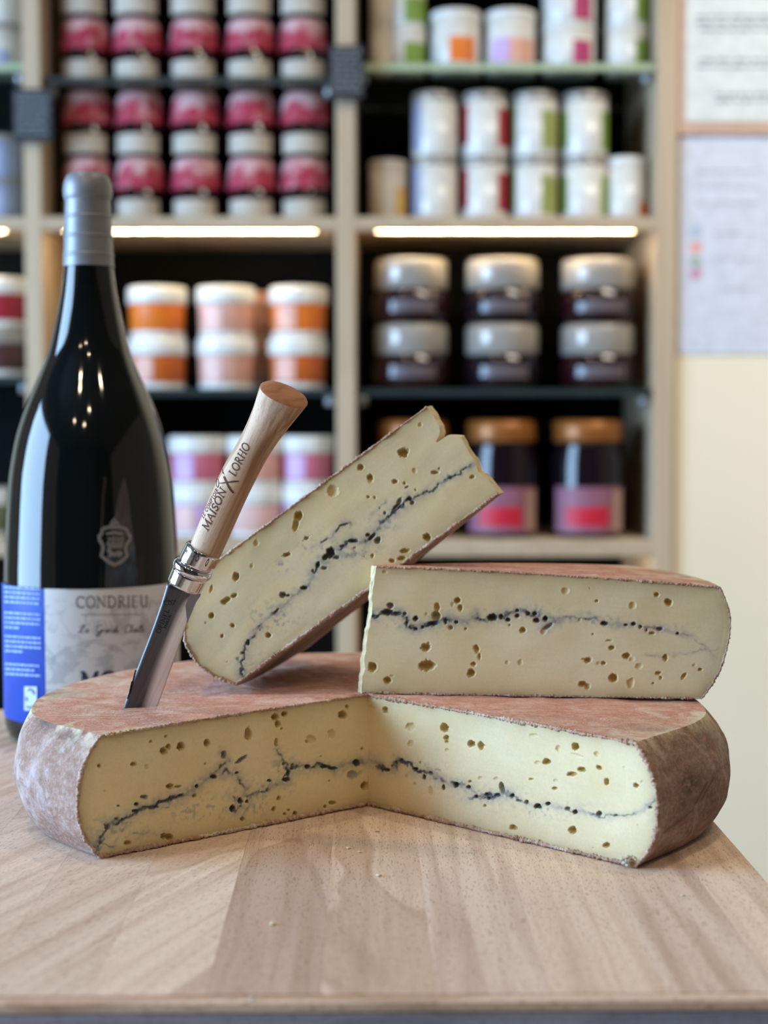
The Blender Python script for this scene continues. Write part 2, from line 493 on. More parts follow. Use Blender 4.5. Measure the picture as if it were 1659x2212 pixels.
def ribbons(strokes, fn, depth_fn=None, maxseg=0.2):
    """fn(x,y)->3D point on the surface; flat ribbons lying on it"""
    V = []; F = []
    for pl, w in strokes:
        pts = [pl[0]]
        for a, b in zip(pl[:-1], pl[1:]):
            L = math.hypot(b[0] - a[0], b[1] - a[1]); n = max(1, int(L / maxseg))
            for i in range(1, n + 1): pts.append((a[0] + (b[0] - a[0]) * i / n, a[1] + (b[1] - a[1]) * i / n))
        base = len(V)
        for i, p in enumerate(pts):
            a = pts[max(0, i - 1)]; b = pts[min(len(pts) - 1, i + 1)]
            dx, dy = b[0] - a[0], b[1] - a[1]; L = math.hypot(dx, dy) or 1
            nx, ny = -dy / L * w / 2, dx / L * w / 2
            V.append(fn(p[0] + nx, p[1] + ny)); V.append(fn(p[0] - nx, p[1] - ny))
        for i in range(len(pts) - 1):
            k = base + 2 * i; F.append((k, k + 1, k + 3, k + 2))
    return np.array([tuple(v) for v in V]), F


def px_text(s, p0, p1, up, surf, **kw):
    """lettering whose baseline runs p0->p1, up = height vector, all measured on the photograph; surf lays a point on the thing's surface"""
    st, W = text_strokes(s, **kw)
    bx, by = (p1[0] - p0[0]) / W, (p1[1] - p0[1]) / W
    return ribbons(st, lambda x, y: surf(p0[0] + bx * x + up[0] * y, p0[1] + by * x + up[1] * y))


# ------------------------------------------------------------------ the room
YS = 2.2                                  # front of the shelf unit
YB = 2.5                                  # its back
FLOOR = -0.95
XW = xpx(1458, YS)
V, F = box(-3.2, 3.2, -3.0, 3.2, FLOOR - 0.05, FLOOR)
prop(link('floor', make_mesh('floor', V, F, plain((150, 138, 122), 0.6, name='floor_tiles'), False)), kind='structure')
V, F = box(XW + 0.002, 3.2, YS + 0.01, YS + 0.12, FLOOR, 1.95)
prop(link('wall_right', make_mesh('wall_right', V, F, M_WALL, False)), kind='structure')
V, F = box(-3.2, XW, YB + 0.03, YB + 0.12, FLOOR, 1.95)
prop(link('wall_back', make_mesh('wall_back', V, F, M_WALL, False)), kind='structure')
V, F = box(-3.2, 3.2, -3.12, -3.0, FLOOR, 1.95)
prop(link('wall_front', make_mesh('wall_front', V, F, plain((72, 64, 58), 0.8, name='dark_shop_wall'), False)), kind='structure')
V, F = box(-3.2, 3.2, -3.0, 3.2, 1.95, 2.02)
prop(link('ceiling', make_mesh('ceiling', V, F, plain((120, 112, 104), 0.8, name='ceiling_paint'), False)), kind='structure')

# ceiling spotlights, seen as small warm glints in the bottle and the knife ring
M_LAMP = NT('lamp_glow'); M_LAMP.col((0, 0, 0)); M_LAMP.b.inputs['Emission Color'].default_value = (1, 0.66, 0.34, 1)
M_LAMP.b.inputs['Emission Strength'].default_value = 20; M_LAMP = M_LAMP.m
M_LAMPB = plain((60, 60, 62), 0.4, name='lamp_housing')
k = 0
SPOTS = [(-0.55, -0.5), (0.1, -0.9), (-0.2, -1.5), (0.75, -0.2), (-0.7, 0.9), (0.5, 0.9), (-0.9, -1.3)]
WORDS = ['first', 'second', 'third', 'fourth', 'fifth', 'sixth', 'seventh']
for (lx, ly) in SPOTS:
    r = empty('ceiling_spotlight', (lx, ly, 1.88), label='round warm ceiling spotlight, %s over the counter' % WORDS[k], cat='lamp', group='ceiling spotlights'); k += 1
    V, F = lathe([(0.05, 0.07), (0.05, 0.0), (0.042, 0.0), (0.042, 0.01)], 20); part('housing', V, F, M_LAMPB, r, world_space=False)
    V, F = lathe([(0.0001, 0.004), (0.041, 0.004)], 20, cap=False); part('bulb', V, F, M_LAMP, r, False, world_space=False)
    l = bpy.data.lights.new('spotlight_beam', 'AREA'); l.shape = 'DISK'; l.size = 0.08; l.energy = 4.4 if ly > 0 else 3.3; l.color = (1.0, 0.80, 0.56)
    lo = bpy.data.objects.new('spotlight_beam', l); C.objects.link(lo); lo.parent = r; lo.location = (0, 0, -0.002)

# ------------------------------------------------------------------ shelf unit
ZB = FLOOR
unit = empty('shelf_unit', (0, YS, FLOOR), label='tall pale wood wall shelving divided into black backed compartments full of jars', cat='shelving')


def upart(name, x0, x1, y0, y1, z0, z1, m, bev=0.001):
    V, F = box(x0, x1, y0, y1, z0, z1, bev); return part(name, V, F, m, unit, False)


ZTOP = 1.2
ups = [(60, 97), (727, 768), (1412, 1456)]
UX = [(xpx(a, YS), xpx(b, YS)) for a, b in ups]
for a, b in UX: upart('upright', a, b, YS, YB, ZB, ZTOP, M_SHELF_V)
upart('upright', UX[0][0] - 0.47, UX[0][0] - 0.445, YS, YB, ZB, ZTOP, M_SHELF_V)
cells = [(UX[0][0] - 0.445, UX[0][0]), (UX[0][1], UX[1][0]), (UX[1][1], UX[2][0])]
zS1 = (zpx(498, YS), zpx(468, YS)); zS2 = (zpx(1202, YS), zpx(1166, YS))
zS3 = (zS2[0] - 0.47, zS2[0] - 0.445); zS0 = (zS1[1] + 0.44, zS1[1] + 0.462)
for a, b in cells:
    for z0, z1 in (zS0, zS1, zS2, zS3):
        upart('shelf_board', a, b, YS, YB, z1 - 0.0155, z1, M_SHELF)
        upart('front_lip', a, b, YS, YS + 0.012, z0, z1 - 0.0156, M_SHELF)
    upart('back_panel', a, b, YB - 0.012, YB, ZB, ZTOP, M_BLACK, 0)
# warm light strips under the boards
M_LED = NT('led_glow'); M_LED.col((0, 0, 0)); M_LED.b.inputs['Emission Color'].default_value = (1, 0.78, 0.46, 1)
M_LED.b.inputs['Emission Strength'].default_value = 120; M_LED = M_LED.m
for a, b in cells:
    for z in (zS1[0], zS2[0]):
        V, F = box(a + 0.03, b - 0.03, YS + 0.0123, YS + 0.0143, z + 0.0001, z + 0.0013)
        part('light_strip', V, F, M_LED, unit, False)

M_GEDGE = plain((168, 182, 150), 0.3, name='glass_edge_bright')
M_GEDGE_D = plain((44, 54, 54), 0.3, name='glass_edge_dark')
M_BRACKET = plain((170, 174, 178), 0.35, 0.6, name='shelf_pin_metal')


def glass_shelf(ci, ytop, bright, label):
    a, b = cells[ci]; z = zpx(ytop, YS + 0.01); a += 0.002; b -= 0.002
    r = empty('glass_shelf', ((a + b) / 2, YS + 0.01, z), label=label, cat='shelf', group='glass shelves in the shelving')
    V, F = box(a, b, YS + 0.0125, YB - 0.014, z - 0.010, z); part('pane', V, F, M_GLASSSHELF, r, False)
    V, F = box(a, b, YS + 0.010, YS + 0.0124, z - 0.010, z); part('polished_edge', V, F, M_GEDGE if bright else M_GEDGE_D, r, False)
    for x in (a + 0.008, b - 0.008):
        V, F = lathe([(0.0075, -0.024), (0.0075, -0.0102)], 12); V = V + np.array((x, YS + 0.03, z)); part('shelf_pin', V, F, M_BRACKET, r)
    return z


zG_R = glass_shelf(2, 137, True, 'glass shelf with bright green edge in upper right compartment')
zG_L = glass_shelf(1, 166, False, 'glass shelf between red capped jam jars in upper left compartment')
zG_LL = glass_shelf(0, 137, True, 'glass shelf at left photo edge above the black price sign')
zG_BR = glass_shelf(2, 840, False, 'dark glass shelf under the wide silver lidded jars')
zG_BL = glass_shelf(1, 840, False, 'dark glass shelf under the orange tubs')
zG_BLL = glass_shelf(0, 812, False, 'dark glass shelf at left photo edge below red jar')

# ------------------------------------------------------------------ jars
YJ = YS + 0.068
MS = {}


def lmesh(key, prof, mat, n=24, a0=0.0, a1=2 * math.pi, cap=True):
    k = (key, mat.name)
    if k not in MS:
        V, F = lathe(prof, n, cap, a0, a1); MS[k] = make_mesh(key, V, F, mat, True)
    return MS[k]


t = NT('gingham_cloth'); tc = t.n('ShaderNodeTexCoord'); v = t.coord((1, 1, 1), (0.5, 0.4, 0.7)); ck = t.n('ShaderNodeTexChecker'); ck.inputs['Scale'].default_value = 190
t.l(v, ck.inputs['Vector']); sep = t.n('ShaderNodeSeparateXYZ'); t.l(tc.outputs['Object'], sep.inputs[0])
bands = t.noise(t.coord((1, 1, 1), rnd=9.0), 42, 2)
top = t.math('ADD', t.ramp(sep.outputs[2], 0.062, 0.085), t.ramp(bands, 0.45, 0.62, -0.35, 0.35)); top = t.ramp(top, 0.15, 0.75)
c = t.mix(t.math('MULTIPLY', ck.outputs['Fac'], 0.35), s2l((160, 24, 54)), s2l((196, 98, 114)))
c = t.mix(t.math('MULTIPLY', top, 0.8), c, s2l((214, 180, 180))); t.col(c); t.set(Roughness=0.7)
M_GING = t.m
M_JAM = plain((34, 10, 16), 0.08, name='dark_jam_glass'); M_JAM2 = plain((22, 14, 20), 0.08, name='blue_black_jam_glass')
M_CREAM = plain((190, 180, 164), 0.6, name='cream_label'); M_WHITE = plain((218, 218, 212), 0.22, name='white_tub')
M_LIDW = plain((222, 222, 216), 0.35, name='white_lid'); M_SILVER = plain((158, 152, 144), 0.13, 0.1, name='silver_lid')
PI = math.pi
FR0, FR1 = PI * 1.5 - 1.25, PI * 1.5 + 1.25     # arc facing the shop


def jroot(name, px, z, label, cat, group, Y=YJ):
    return empty(name, (xpx(px, Y), Y, z), label=label, cat=cat, group=group)


def cloth_jar(px, z, label):
    r = jroot('jam_jar', px, z, label, 'jar', 'cloth capped jam jars')
    link('glass_body', lmesh('jb', [(0.026, 0), (0.033, 0.003), (0.0345, 0.01), (0.0345, 0.04), (0.030, 0.05), (0.030, 0.054)], M_JAM), r)
    link('label_band', lmesh('jl', [(0.0349, 0.003), (0.0349, 0.030)], M_CREAM, 20, FR0 + 0.2, FR1 - 0.2, False), r)
    key = 'cap'
    if key not in MS:
        n = 40; prof = [(0.0001, 0.0925), (0.018, 0.0925), (0.028, 0.0905), (0.0318, 0.084), (0.0338, 0.068), (0.0350, 0.052), (0.0355, 0.046)]
        V, F = lathe(prof, n, False); m = len(prof)
        for i in range(n):
            for j in range(m):
                k = 1 + 0.05 * math.sin(i * 2 * PI * 10 / n) * max(0, (j - 3) / 3)
                V[i * m + j, 0] *= k; V[i * m + j, 1] *= k
                if j == m - 1: V[i * m + j, 2] += 0.002 * math.sin(i * 2 * PI * 10 / n + 1)
        MS[key] = make_mesh('cloth_cap', V, F, M_GING)
    link('cloth_cap', MS[key], r)
    return 0.0935


def patch(r, name, R, z0, z1, ang, half, mat):
    """printed area on the curved front; ang 0 faces the shop, + to the right"""
    c = PI * 1.5 + ang
    link(name, lmesh('%s_%.4f_%.3f_%.3f_%.2f_%.2f' % (name, R, z0, z1, ang, half), [(R, z0), (R, z1)], mat, 10, c - half, c + half, False), r)


def tub(px, z, lid, body, label, h=0.075, R=0.043, Y=YJ, print_m=None, name='tub', group='lidded tubs'):
    r = jroot(name, px, z, label, 'tub', group, Y)
    link('body', lmesh('tb%.3f%.3f' % (h, R), [(R * .84, 0), (R * .9, 0.002), (R * .95, h * .66), (R * .95, h * .7)], body), r)
    link('base_rim', lmesh('tr%.3f%.3f' % (h, R), [(R * .9, 0.0005), (R * .92, 0.002), (R * .92, h * .12)], M_LIDW, cap=False), r)
    link('lid', lmesh('tl%.3f%.3f' % (h, R), [(R, h * .66), (R * 1.02, h * .68), (R * 1.02, h * .92), (R * .97, h * .99), (R * .9, h * .999)], lid), r)
    if print_m: patch(r, 'label_print', R * .955, h * .16, h * .62, -0.45, 0.42, print_m)
    return h


def can(px, z, label, cols, h=0.0925, R=0.033, Y=YJ, lid=M_SILVER, group='white cans on the right hand shelves', body=M_WHITE):
    r = jroot('can', px, z, label, 'can', group, Y)
    link('body', lmesh('cb%.3f%.3f' % (h, R), [(R * .95, 0), (R, 0.003), (R, h * .86)], body), r)
    link('lid', lmesh('cl%.3f%.3f' % (h, R), [(R * 1.0, h * .86), (R * 1.03, h * .87), (R * 1.03, h * .98), (R * .97, h * .999)], lid), r)
    for ang, half, za, zb, m in cols: patch(r, 'label_print', R * 1.006, h * za, h * zb, ang, half, m)
    return h


COLS5 = [('first column beside the upright', 197), ('second column', 308), ('third column', 428), ('fourth column', 547), ('fifth column beside the middle upright', 660)]
ORD = ['bottom', 'second from bottom', 'third from bottom', 'top']
for ci_, (cn, px) in enumerate(COLS5):
    z = zS1[1]
    for k in range(2):
        cloth_jar(px, z, 'red cloth capped jam jar %s, %s above the wood shelf' % (cn, ('lower', 'upper')[k])); z += 0.0937
    z = zG_L + 0.0003
    for k in range(2):
        cloth_jar(px - 2, z, 'red cloth capped jam jar %s, %s on the glass shelf' % (cn, ('lower', 'upper')[k])); z += 0.0937

ORA = plain((232, 122, 34), 0.45, name='orange_print'); PEA = plain((222, 168, 148), 0.45, name='peach_print'); DOR = plain((206, 100, 34), 0.45, name='deep_orange_print')
PNK = plain((206, 112, 132), 0.45, name='pink_print'); LIL = plain((204, 168, 210), 0.45, name='lilac_print'); MAG = plain((176, 52, 108), 0.5, name='magenta_print')
PPE = plain((226, 186, 176), 0.45, name='pale_peach_print'); RED = plain((160, 30, 44), 0.5, name='red_print'); GRN = plain((122, 152, 60), 0.5, name='green_print')
YEL = plain((204, 160, 60), 0.5, name='yellow_print'); OLV = plain((150, 160, 90), 0.5, name='olive_print'); BLU = plain((158, 168, 196), 0.5, name='blue_print')
z0 = zG_BL + 0.0003
h = tub(343, z0, M_LIDW, DOR, 'deep orange tub with white lid, lower left nearest the bottle', print_m=PEA)
tub(343, z0 + h, M_LIDW, ORA, 'bright orange tub with white lid, upper left nearest the bottle')
tub(490, z0, M_LIDW, PEA, 'peach tub with white lid, lower in the middle stack', print_m=PPE)
tub(490, z0 + h, M_LIDW, PEA, 'peach tub with white lid, upper in the middle stack', print_m=PPE)
tub(644, z0, M_LIDW, DOR, 'deep orange tub with white lid, lower beside the middle upright', print_m=PEA)
tub(646, z0 + h, M_LIDW, ORA, 'bright orange tub with white lid, upper beside the middle upright', print_m=PEA)
tub(535, z0, PEA, PEA, 'peach tub half hidden behind the middle stack, lower', Y=YJ + 0.105)
tub(535, z0 + h, PEA, PEA, 'peach tub half hidden behind the middle stack, upper', Y=YJ + 0.105)
z0 = z0s2 = zS2[1] + 0.0003
hp = 0.0745
tub(428, z0, M_LIDW, LIL, 'lilac tub with white lid, lower behind the knife handle', hp, print_m=PPE)
tub(428, z0 + hp, M_LIDW, PNK, 'pink tub with white lid, upper behind the knife handle', hp, print_m=LIL)
tub(552, z0, M_LIDW, PPE, 'pale peach tub with white lid, lower right of the knife handle', hp)
tub(552, z0 + hp, M_LIDW, PEA, 'peach tub with white lid, upper right of the knife handle', hp, print_m=PNK)
tub(664, z0, M_LIDW, LIL, 'lilac tub with white lid, lower beside the middle upright', hp, R=0.040)
tub(664, z0 + hp, M_LIDW, PNK, 'pink and lilac tub with white lid, upper beside the middle upright', hp, R=0.040, print_m=LIL)
tub(300, z0, M_LIDW, LIL, 'lilac tub with white lid hidden behind the bottle', hp)

# white cans, right compartment
z0 = zS1[1] + 0.0003
for nm, px, cc in [('blue edged', 938, [(-1.0, .35, .1, .85, BLU)]), ('red edged', 1045, [(-1.2, .3, .2, .8, RED), (0.95, .4, .15, .75, RED)]),
                   ('yellow green edged', 1152, [(0.7, .5, .1, .7, OLV), (-1.3, .2, .2, .8, GRN)]), ('green edged', 1258, [(1.05, .35, .1, .7, GRN), (-1.2, .25, .15, .7, GRN)])]:
    can(px, z0, 'white can %s, lower of its pair on the wood shelf' % nm, cc); can(px, z0 + 0.0928, 'white can %s, upper of its pair on the wood shelf' % nm, cc)
can(838, z0, 'single cream can with a yellow spot beside the middle upright', [(0.8, .35, .1, .55, YEL)], 0.088, 0.027, body=M_CREAM, lid=M_CREAM)
can(1346, z0, 'single white can with an orange spot beside the right upright', [(0.85, .3, .08, .3, ORA)], 0.092, 0.0305, lid=M_LIDW)
z0 = zG_R + 0.0003
can(982, z0, 'white can with an orange picture on the glass shelf', [(0.25, .55, .1, .52, ORA)], 0.084, 0.0365, lid=M_LIDW)
can(1098, z0, 'white can with a peach and purple label on the glass shelf', [(0.5, .6, .08, .5, PEA), (-.5, .4, .1, .5, LIL)], 0.084, 0.0365, lid=M_LIDW)
for nm, px, cc, R in [('green labelled', 880, [(0.6, .8, .05, .6, GRN)], 0.026), ('plain cream', 826, [], 0.018), ('magenta labelled', 1222, [(0.45, .4, .05, .6, MAG)], 0.0385), ('olive labelled', 1345, [(0.75, .45, .05, .65, GRN)], 0.031)]:
    b = M_CREAM if nm == 'plain cream' else M_WHITE
    can(px, z0, '%s can, lower of its pair on the glass shelf' % nm, cc, 0.064, R, body=b, lid=b)
    can(px, z0 + 0.0643, '%s can, upper of its pair on the glass shelf' % nm, cc, 0.064, R, body=b, lid=b)


def wide_jar(px, z, label, tone):
    r = jroot('preserve_jar', px, z, label, 'jar', 'wide silver lidded preserve jars')
    R = 0.055
    link('glass_body', lmesh('wb', [(R * .85, 0), (R * .98, 0.004), (R * 1.04, 0.018), (R * 1.03, 0.036), (R * .93, 0.048), (R * .9, 0.052)], tone), r)
    link('lid', lmesh('wl', [(R * .95, 0.050), (R * .98, 0.052), (R * .98, 0.088), (R * .93, 0.094), (R * .85, 0.0945)], M_SILVER, cap=True), r)
    patch(r, 'paper_label', R * 1.045, 0.016, 0.034, 0.1, 0.55, plain((92, 82, 88), 0.5, name='faded_label'))
    return 0.0948


for nm, px, c in [('left', 888, M_JAM), ('middle', 1083, M_JAM2), ('right', 1288, M_JAM)]:
    z = zG_BR + 0.0003
    wide_jar(px, z, 'wide dark preserve jar with silver lid, lower of the %s pair' % nm, c)
    wide_jar(px, z + 0.095, 'wide dark preserve jar with silver lid, upper of the %s pair' % nm, c)


def berry_jar(px, z, label, R=0.053):
    r = jroot('berry_jar', px, z, label, 'jar', 'tall berry jars on the lower shelf')
    link('glass_body', lmesh('bb%.3f' % R, [(R * .9, 0), (R, 0.004), (R * 1.02, 0.03), (R * 1.02, 0.11), (R * .9, 0.135), (R * .9, 0.142)], M_JAM2), r)
    link('lid', lmesh('bl%.3f' % R, [(R * .95, 0.140), (R * .97, 0.142), (R * .97, 0.168), (R * .9, 0.172)], plain((150, 92, 40), 0.35, 0.3, name='copper_lid')), r)
    patch(r, 'paper_label', R * 1.028, 0.008, 0.075, 0.0, 1.1, plain((142, 92, 112), 0.5, name='mauve_label'))
    patch(r, 'berry_picture', R * 1.036, 0.018, 0.046, -0.1, 0.6, plain((196, 30, 56), 0.5, name='berry_red'))
    patch(r, 'label_border', R * 1.036, 0.010, 0.07, 0.85, 0.2, plain((176, 144, 128), 0.5, name='label_border'))


for nm, px in [('left, behind the upright cheese', 893), ('middle', 1083), ('right', 1268)]:
    berry_jar(px, zS2[1] + 0.0003, 'tall berry jar with copper lid and mauve label, %s' % nm)

# far left compartment
z0 = zG_LL + 0.0003
can(16, z0, 'grey white can at the upper left photo corner, lower', [(0.2, .5, .1, .4, BLU)], 0.066, 0.030)
can(16, z0 + 0.0663, 'grey white can at the upper left photo corner, upper', [], 0.066, 0.030)
z0 = zS1[1] + 0.0003
for k in range(2):
    can(14, z0, 'bluish white can below the black price sign, %s' % ('lower', 'upper')[k], [(-.2, .5, .1, .7, BLU)], 0.062, 0.028, body=plain((150, 160, 184), 0.4, name='blue_grey_tin')); z0 += 0.0623
z0 = zG_BLL + 0.0003
tub(8, z0, M_SILVER, plain((84, 48, 46), 0.4, name='brown_print'), 'brown red tub at the left photo edge, lower', 0.072, print_m=None)
tub(10, z0 + 0.0722, M_LIDW, RED, 'dark red tub with white lid at the left photo edge, upper', 0.072, print_m=PPE)
tub(-20, z0s2, M_LIDW, plain((110, 120, 90), 0.5, name='moss_print'), 'mossy green tub at the left photo edge behind the bottle', 0.072)

# black price signs
M_SLATE = NT('chalk_slate'); _v = M_SLATE.coord((1, 1, 1))
M_SLATE.col(s2l((26, 30, 35))); M_SLATE.set(Roughness=0.6); M_SLATE = M_SLATE.m
M_CHALK = plain((176, 184, 190), 0.9, name='chalk')
random.seed(4)
for x0, x1, y0, y1, tilt, lb in [(30, 112, 192, 306, 0.0, 'black price sign clipped to the left upright'), (712, 786, 98, 214, 0.03, 'black price sign clipped to the middle upright')]:
    Y = YS - 0.012
    r = empty('price_sign', tuple(at((x0 + x1) / 2, y1, Y)), label=lb, cat='sign', group='black price signs')
    a = at(x0, y1, Y); b = at(x1, y0, Y)
    V, F = box(a.x, b.x, Y - 0.0015, Y + 0.0015, a.z, b.z, 0.0006); part('board', V, F, M_SLATE, r, False)
    V, F = box((a.x + b.x) / 2 - 0.006, (a.x + b.x) / 2 + 0.006, Y + 0.0016, YS - 0.0002, b.z - 0.02, b.z - 0.004); part('clip', V, F, M_BRACKET, r, False)
    st = []
    for k in range(8):
        yy = a.z + (b.z - a.z) * (0.9 - 0.105 * k); xx = a.x + 0.004
        while xx < b.x - 0.008:
            w = random.uniform(0.004, 0.012); w = min(w, b.x - 0.004 - xx)
            n = max(2, int(w / 0.0015)); st.append(([(xx + w * i / n, yy + (0.0014 if i % 2 else -0.0014)) for i in range(n + 1)], 0.0013)); xx += w + 0.003
    V, F = ribbons(st, lambda x, y: Vector((x, Y - 0.0018, y)), maxseg=1)
    part('chalk_writing', V, F, M_CHALK, r, False)

# notices on the wall
YN = YS + 0.01
board = None
a = at(1463, 292, YN - 0.006); b = at(1740, -160, YN - 0.006)
V, F = box(a.x, b.x, YN - 0.0075, YN - 0.0003, a.z, b.z, 0.001)
r = empty('notice_board', (a.x, YN, a.z), label='pinkish wood notice backing behind the white wall sheet', cat='board')
part('panel', V, F, plain((196, 162, 140), 0.7, name='pink_wood'), r, False)


def sheet(x0, y0, x1, y1, yoff, rgb, label, lines, spots=()):
    a = at(x0, y1, YN - yoff); b = at(x1, y0, YN - yoff); Y = YN - yoff
    r = empty('paper_sheet', (a.x, Y, a.z), label=label, cat='paper')
    V, F = box(a.x, b.x, Y - 0.0006, Y, a.z, b.z); part('page', V, F, plain(rgb, 0.55, name='paper_%d' % rgb[0]), r, False)
    random.seed(x0 + y0); st = []
    for (ya, xa, xb, hpx) in lines:
        xx = xa
        while xx < xb:
            w = random.uniform(10, 34); w = min(w, xb - xx)
            p = at(xx, ya, Y); q = at(xx + w, ya, Y); st.append(([(p.x, p.z), (q.x, q.z)], hpx * YS / FPX)); xx += w + 6
    V, F = ribbons(st, lambda x, y: Vector((x, Y - 0.0009, y)), maxseg=1); part('printed_text', V, F, plain((120, 124, 130), 0.7, name='print_grey'), r, False)
    for i, (sx_, sy_, rr, rgb2) in enumerate(spots):
        p = at(sx_, sy_, Y - 0.0008); rr = rr * YS / FPX
        V, F = lathe([(0.0001, 0), (rr, 0), (rr, 0.0003)], 16, False); V = V[:, [0, 2, 1]] * np.array((1, -1, 1)) + np.array(tuple(p)); part('colour_dot', V, F, plain(rgb2, 0.6), r, False)


sheet(1480, -150, 1735, 262, 0.0078, (214, 220, 216), 'white printed sheet on the wall, upper, on pinkish backing',
      [(36, 1505, 1720, 5), (50, 1503, 1720, 5), (64, 1512, 1720, 5), (130, 1510, 1720, 5), (144, 1505, 1720, 5), (205, 1545, 1720, 5), (218, 1548, 1720, 5), (-30, 1505, 1720, 5), (-60, 1505, 1720, 5)])
sheet(1464, 292, 1735, 765, 0.0015, (206, 210, 222), 'pale lilac printed sheet on the wall, lower, with colour dots',
      [(372, 1505, 1640, 2), (405, 1500, 1640, 2), (440, 1505, 1640, 2), (505, 1540, 1640, 2), (560, 1540, 1640, 2), (625, 1560, 1640, 2)],
      [(1503, 500, 13, (176, 190, 206)), (1503, 535, 13, (224, 160, 150)), (1503, 565, 13, (160, 176, 160)), (1503, 592, 13, (206, 150, 176))])

# ------------------------------------------------------------------ beech board on its counter
AX = (785 - CX) / FPX
yaw = math.atan(-AX)
BR = Matrix.Rotation(yaw, 3, 'Z')
board = empty('cutting_board', (0, 0, 0), rot=BR, label='broad beech board of glued planks under the cut cheese', cat='board')
seamX = [-0.36, -0.3185, -0.2785, -0.238, -0.1965, -0.1565, -0.116, -0.0757 + 0.0201 - 0.0402 + 0.0403 - 0.0203, -0.0556 + 0.0, -0.0151, 0.0254, 0.0659, 0.1064, 0.1468, 0.1752]
seamX = [-0.3388, -0.2984, -0.2580, -0.2176, -0.1771, -0.1366, -0.0961, -0.0556, -0.0151, 0.0254, 0.0659, 0.1064, 0.1468, 0.1752]
Y0, Y1, TH = 0.5235, 1.055, 0.03
random.seed(11)
tints = [(1.05, 1.03, 1.0), (1.0, .98, .95), (1.06, 1.03, 1.0), (1.0, .97, .95), (1.06, 1.04, 1.02), (1.02, 1.0, .98), (1.07, 1.04, 1.01), (0.93, .885, .865), (1.05, 1.01, .975), (1.0, .965, .95), (1.04, .99, .95), (0.96, .92, .895), (1.1, 1.06, 1.02)]
for i in range(len(seamX) - 1):
    g = 0.0
    V, F = box(seamX[i] + 0.00001, seamX[i + 1] - 0.00001, Y0, Y1, -TH, 0.0, 0.00007)
    cxm = (seamX[i] + seamX[i + 1]) / 2
    o = link('plank', make_mesh('plank', V - np.array((cxm, 0, 0)), F, M_BEECH_DIAG if i in (0, 1, 2, 3, 4, 5, 6) else M_BEECH, False), board, (cxm, 0, 0))
    o.color = (*tints[i], 1)
V, F = box(seamX[0], seamX[-1], Y0 - 0.0062, Y0 - 0.0002, -0.0046, -0.0001, 0.0009)
o = part('front_rail', V, F, M_RAIL, board, False, world_space=False); o.color = (1.02, .99, .97, 1)
V, F = box(seamX[0], seamX[-1], Y0 - 0.0056, Y0 - 0.0002, -TH, -0.0048, 0.0004)
o = part('front_band', V, F, M_COUNTER, board, False, world_space=False)
V, F = box(seamX[0] + 0.004, seamX[-1] - 0.004, Y0 - 0.0036, Y1 - 0.01, -TH - 0.1, -TH - 0.0003, 0.001)
counter = empty('display_counter', (0, 0.7, FLOOR), rot=BR, label='grey blue counter carrying the beech board', cat='counter')
Mi = WM[counter.name].inverted() @ WM[board.name]
V2, F2 = box(seamX[0] + 0.01, seamX[-1] - 0.01, Y0 + 0.0, Y1 - 0.02, FLOOR, -TH - 0.1003, 0.001)
for nm, VV, FF in (('top_slab', V, F), ('cabinet', V2, F2)):
    VV = np.array([tuple(Mi @ Vector(v)) for v in VV]); o = part(nm, VV, FF, M_COUNTER, counter, False, world_space=False); o.color = (1, 1, 1, 1)

# ------------------------------------------------------------------ cheese builder
class Sector:
    """sector of a round cheese: a = along U from tip to rim, b = along W, c = along V (thickness)"""
    def __init__(s, O, U, V, W, th0, th1, rin, rout, zb, zt, skew=0.0):
        s.O, s.U, s.V, s.W = [np.array(tuple(x), float) for x in (O, U, V, W)]
        s.th0, s.th1, s.rin, s.rout, s.zb, s.zt, s.skew = th0, th1, rin, rout, zb, zt, skew

    def P(s, th, q, t, dn=0.0, dr=0.0):
        th, q, t = np.broadcast_arrays(np.asarray(th, float), np.asarray(q, float), np.asarray(t, float))
        ri = s.rin(th, t); ro = s.rout(th, t) + dr
        r = ri + (ro - ri) * q
        k = r / 0.17
        zb = s.zb(th, k); zt = s.zt(th, k)
        c = zb + (zt - zb) * t + dn
        a = r * np.cos(th) + s.skew * t; b = r * np.sin(th)
        return s.O + a[..., None] * s.U + b[..., None] * s.W + c[..., None] * s.V


def rim_off(t, amp_b, amp_t, mid=0.47):
    t = np.asarray(t, float)
    return np.where(t < mid, amp_b * (np.abs(mid - t) / mid) ** 2.2, amp_t * (np.abs(t - mid) / (1 - mid)) ** 2.3)


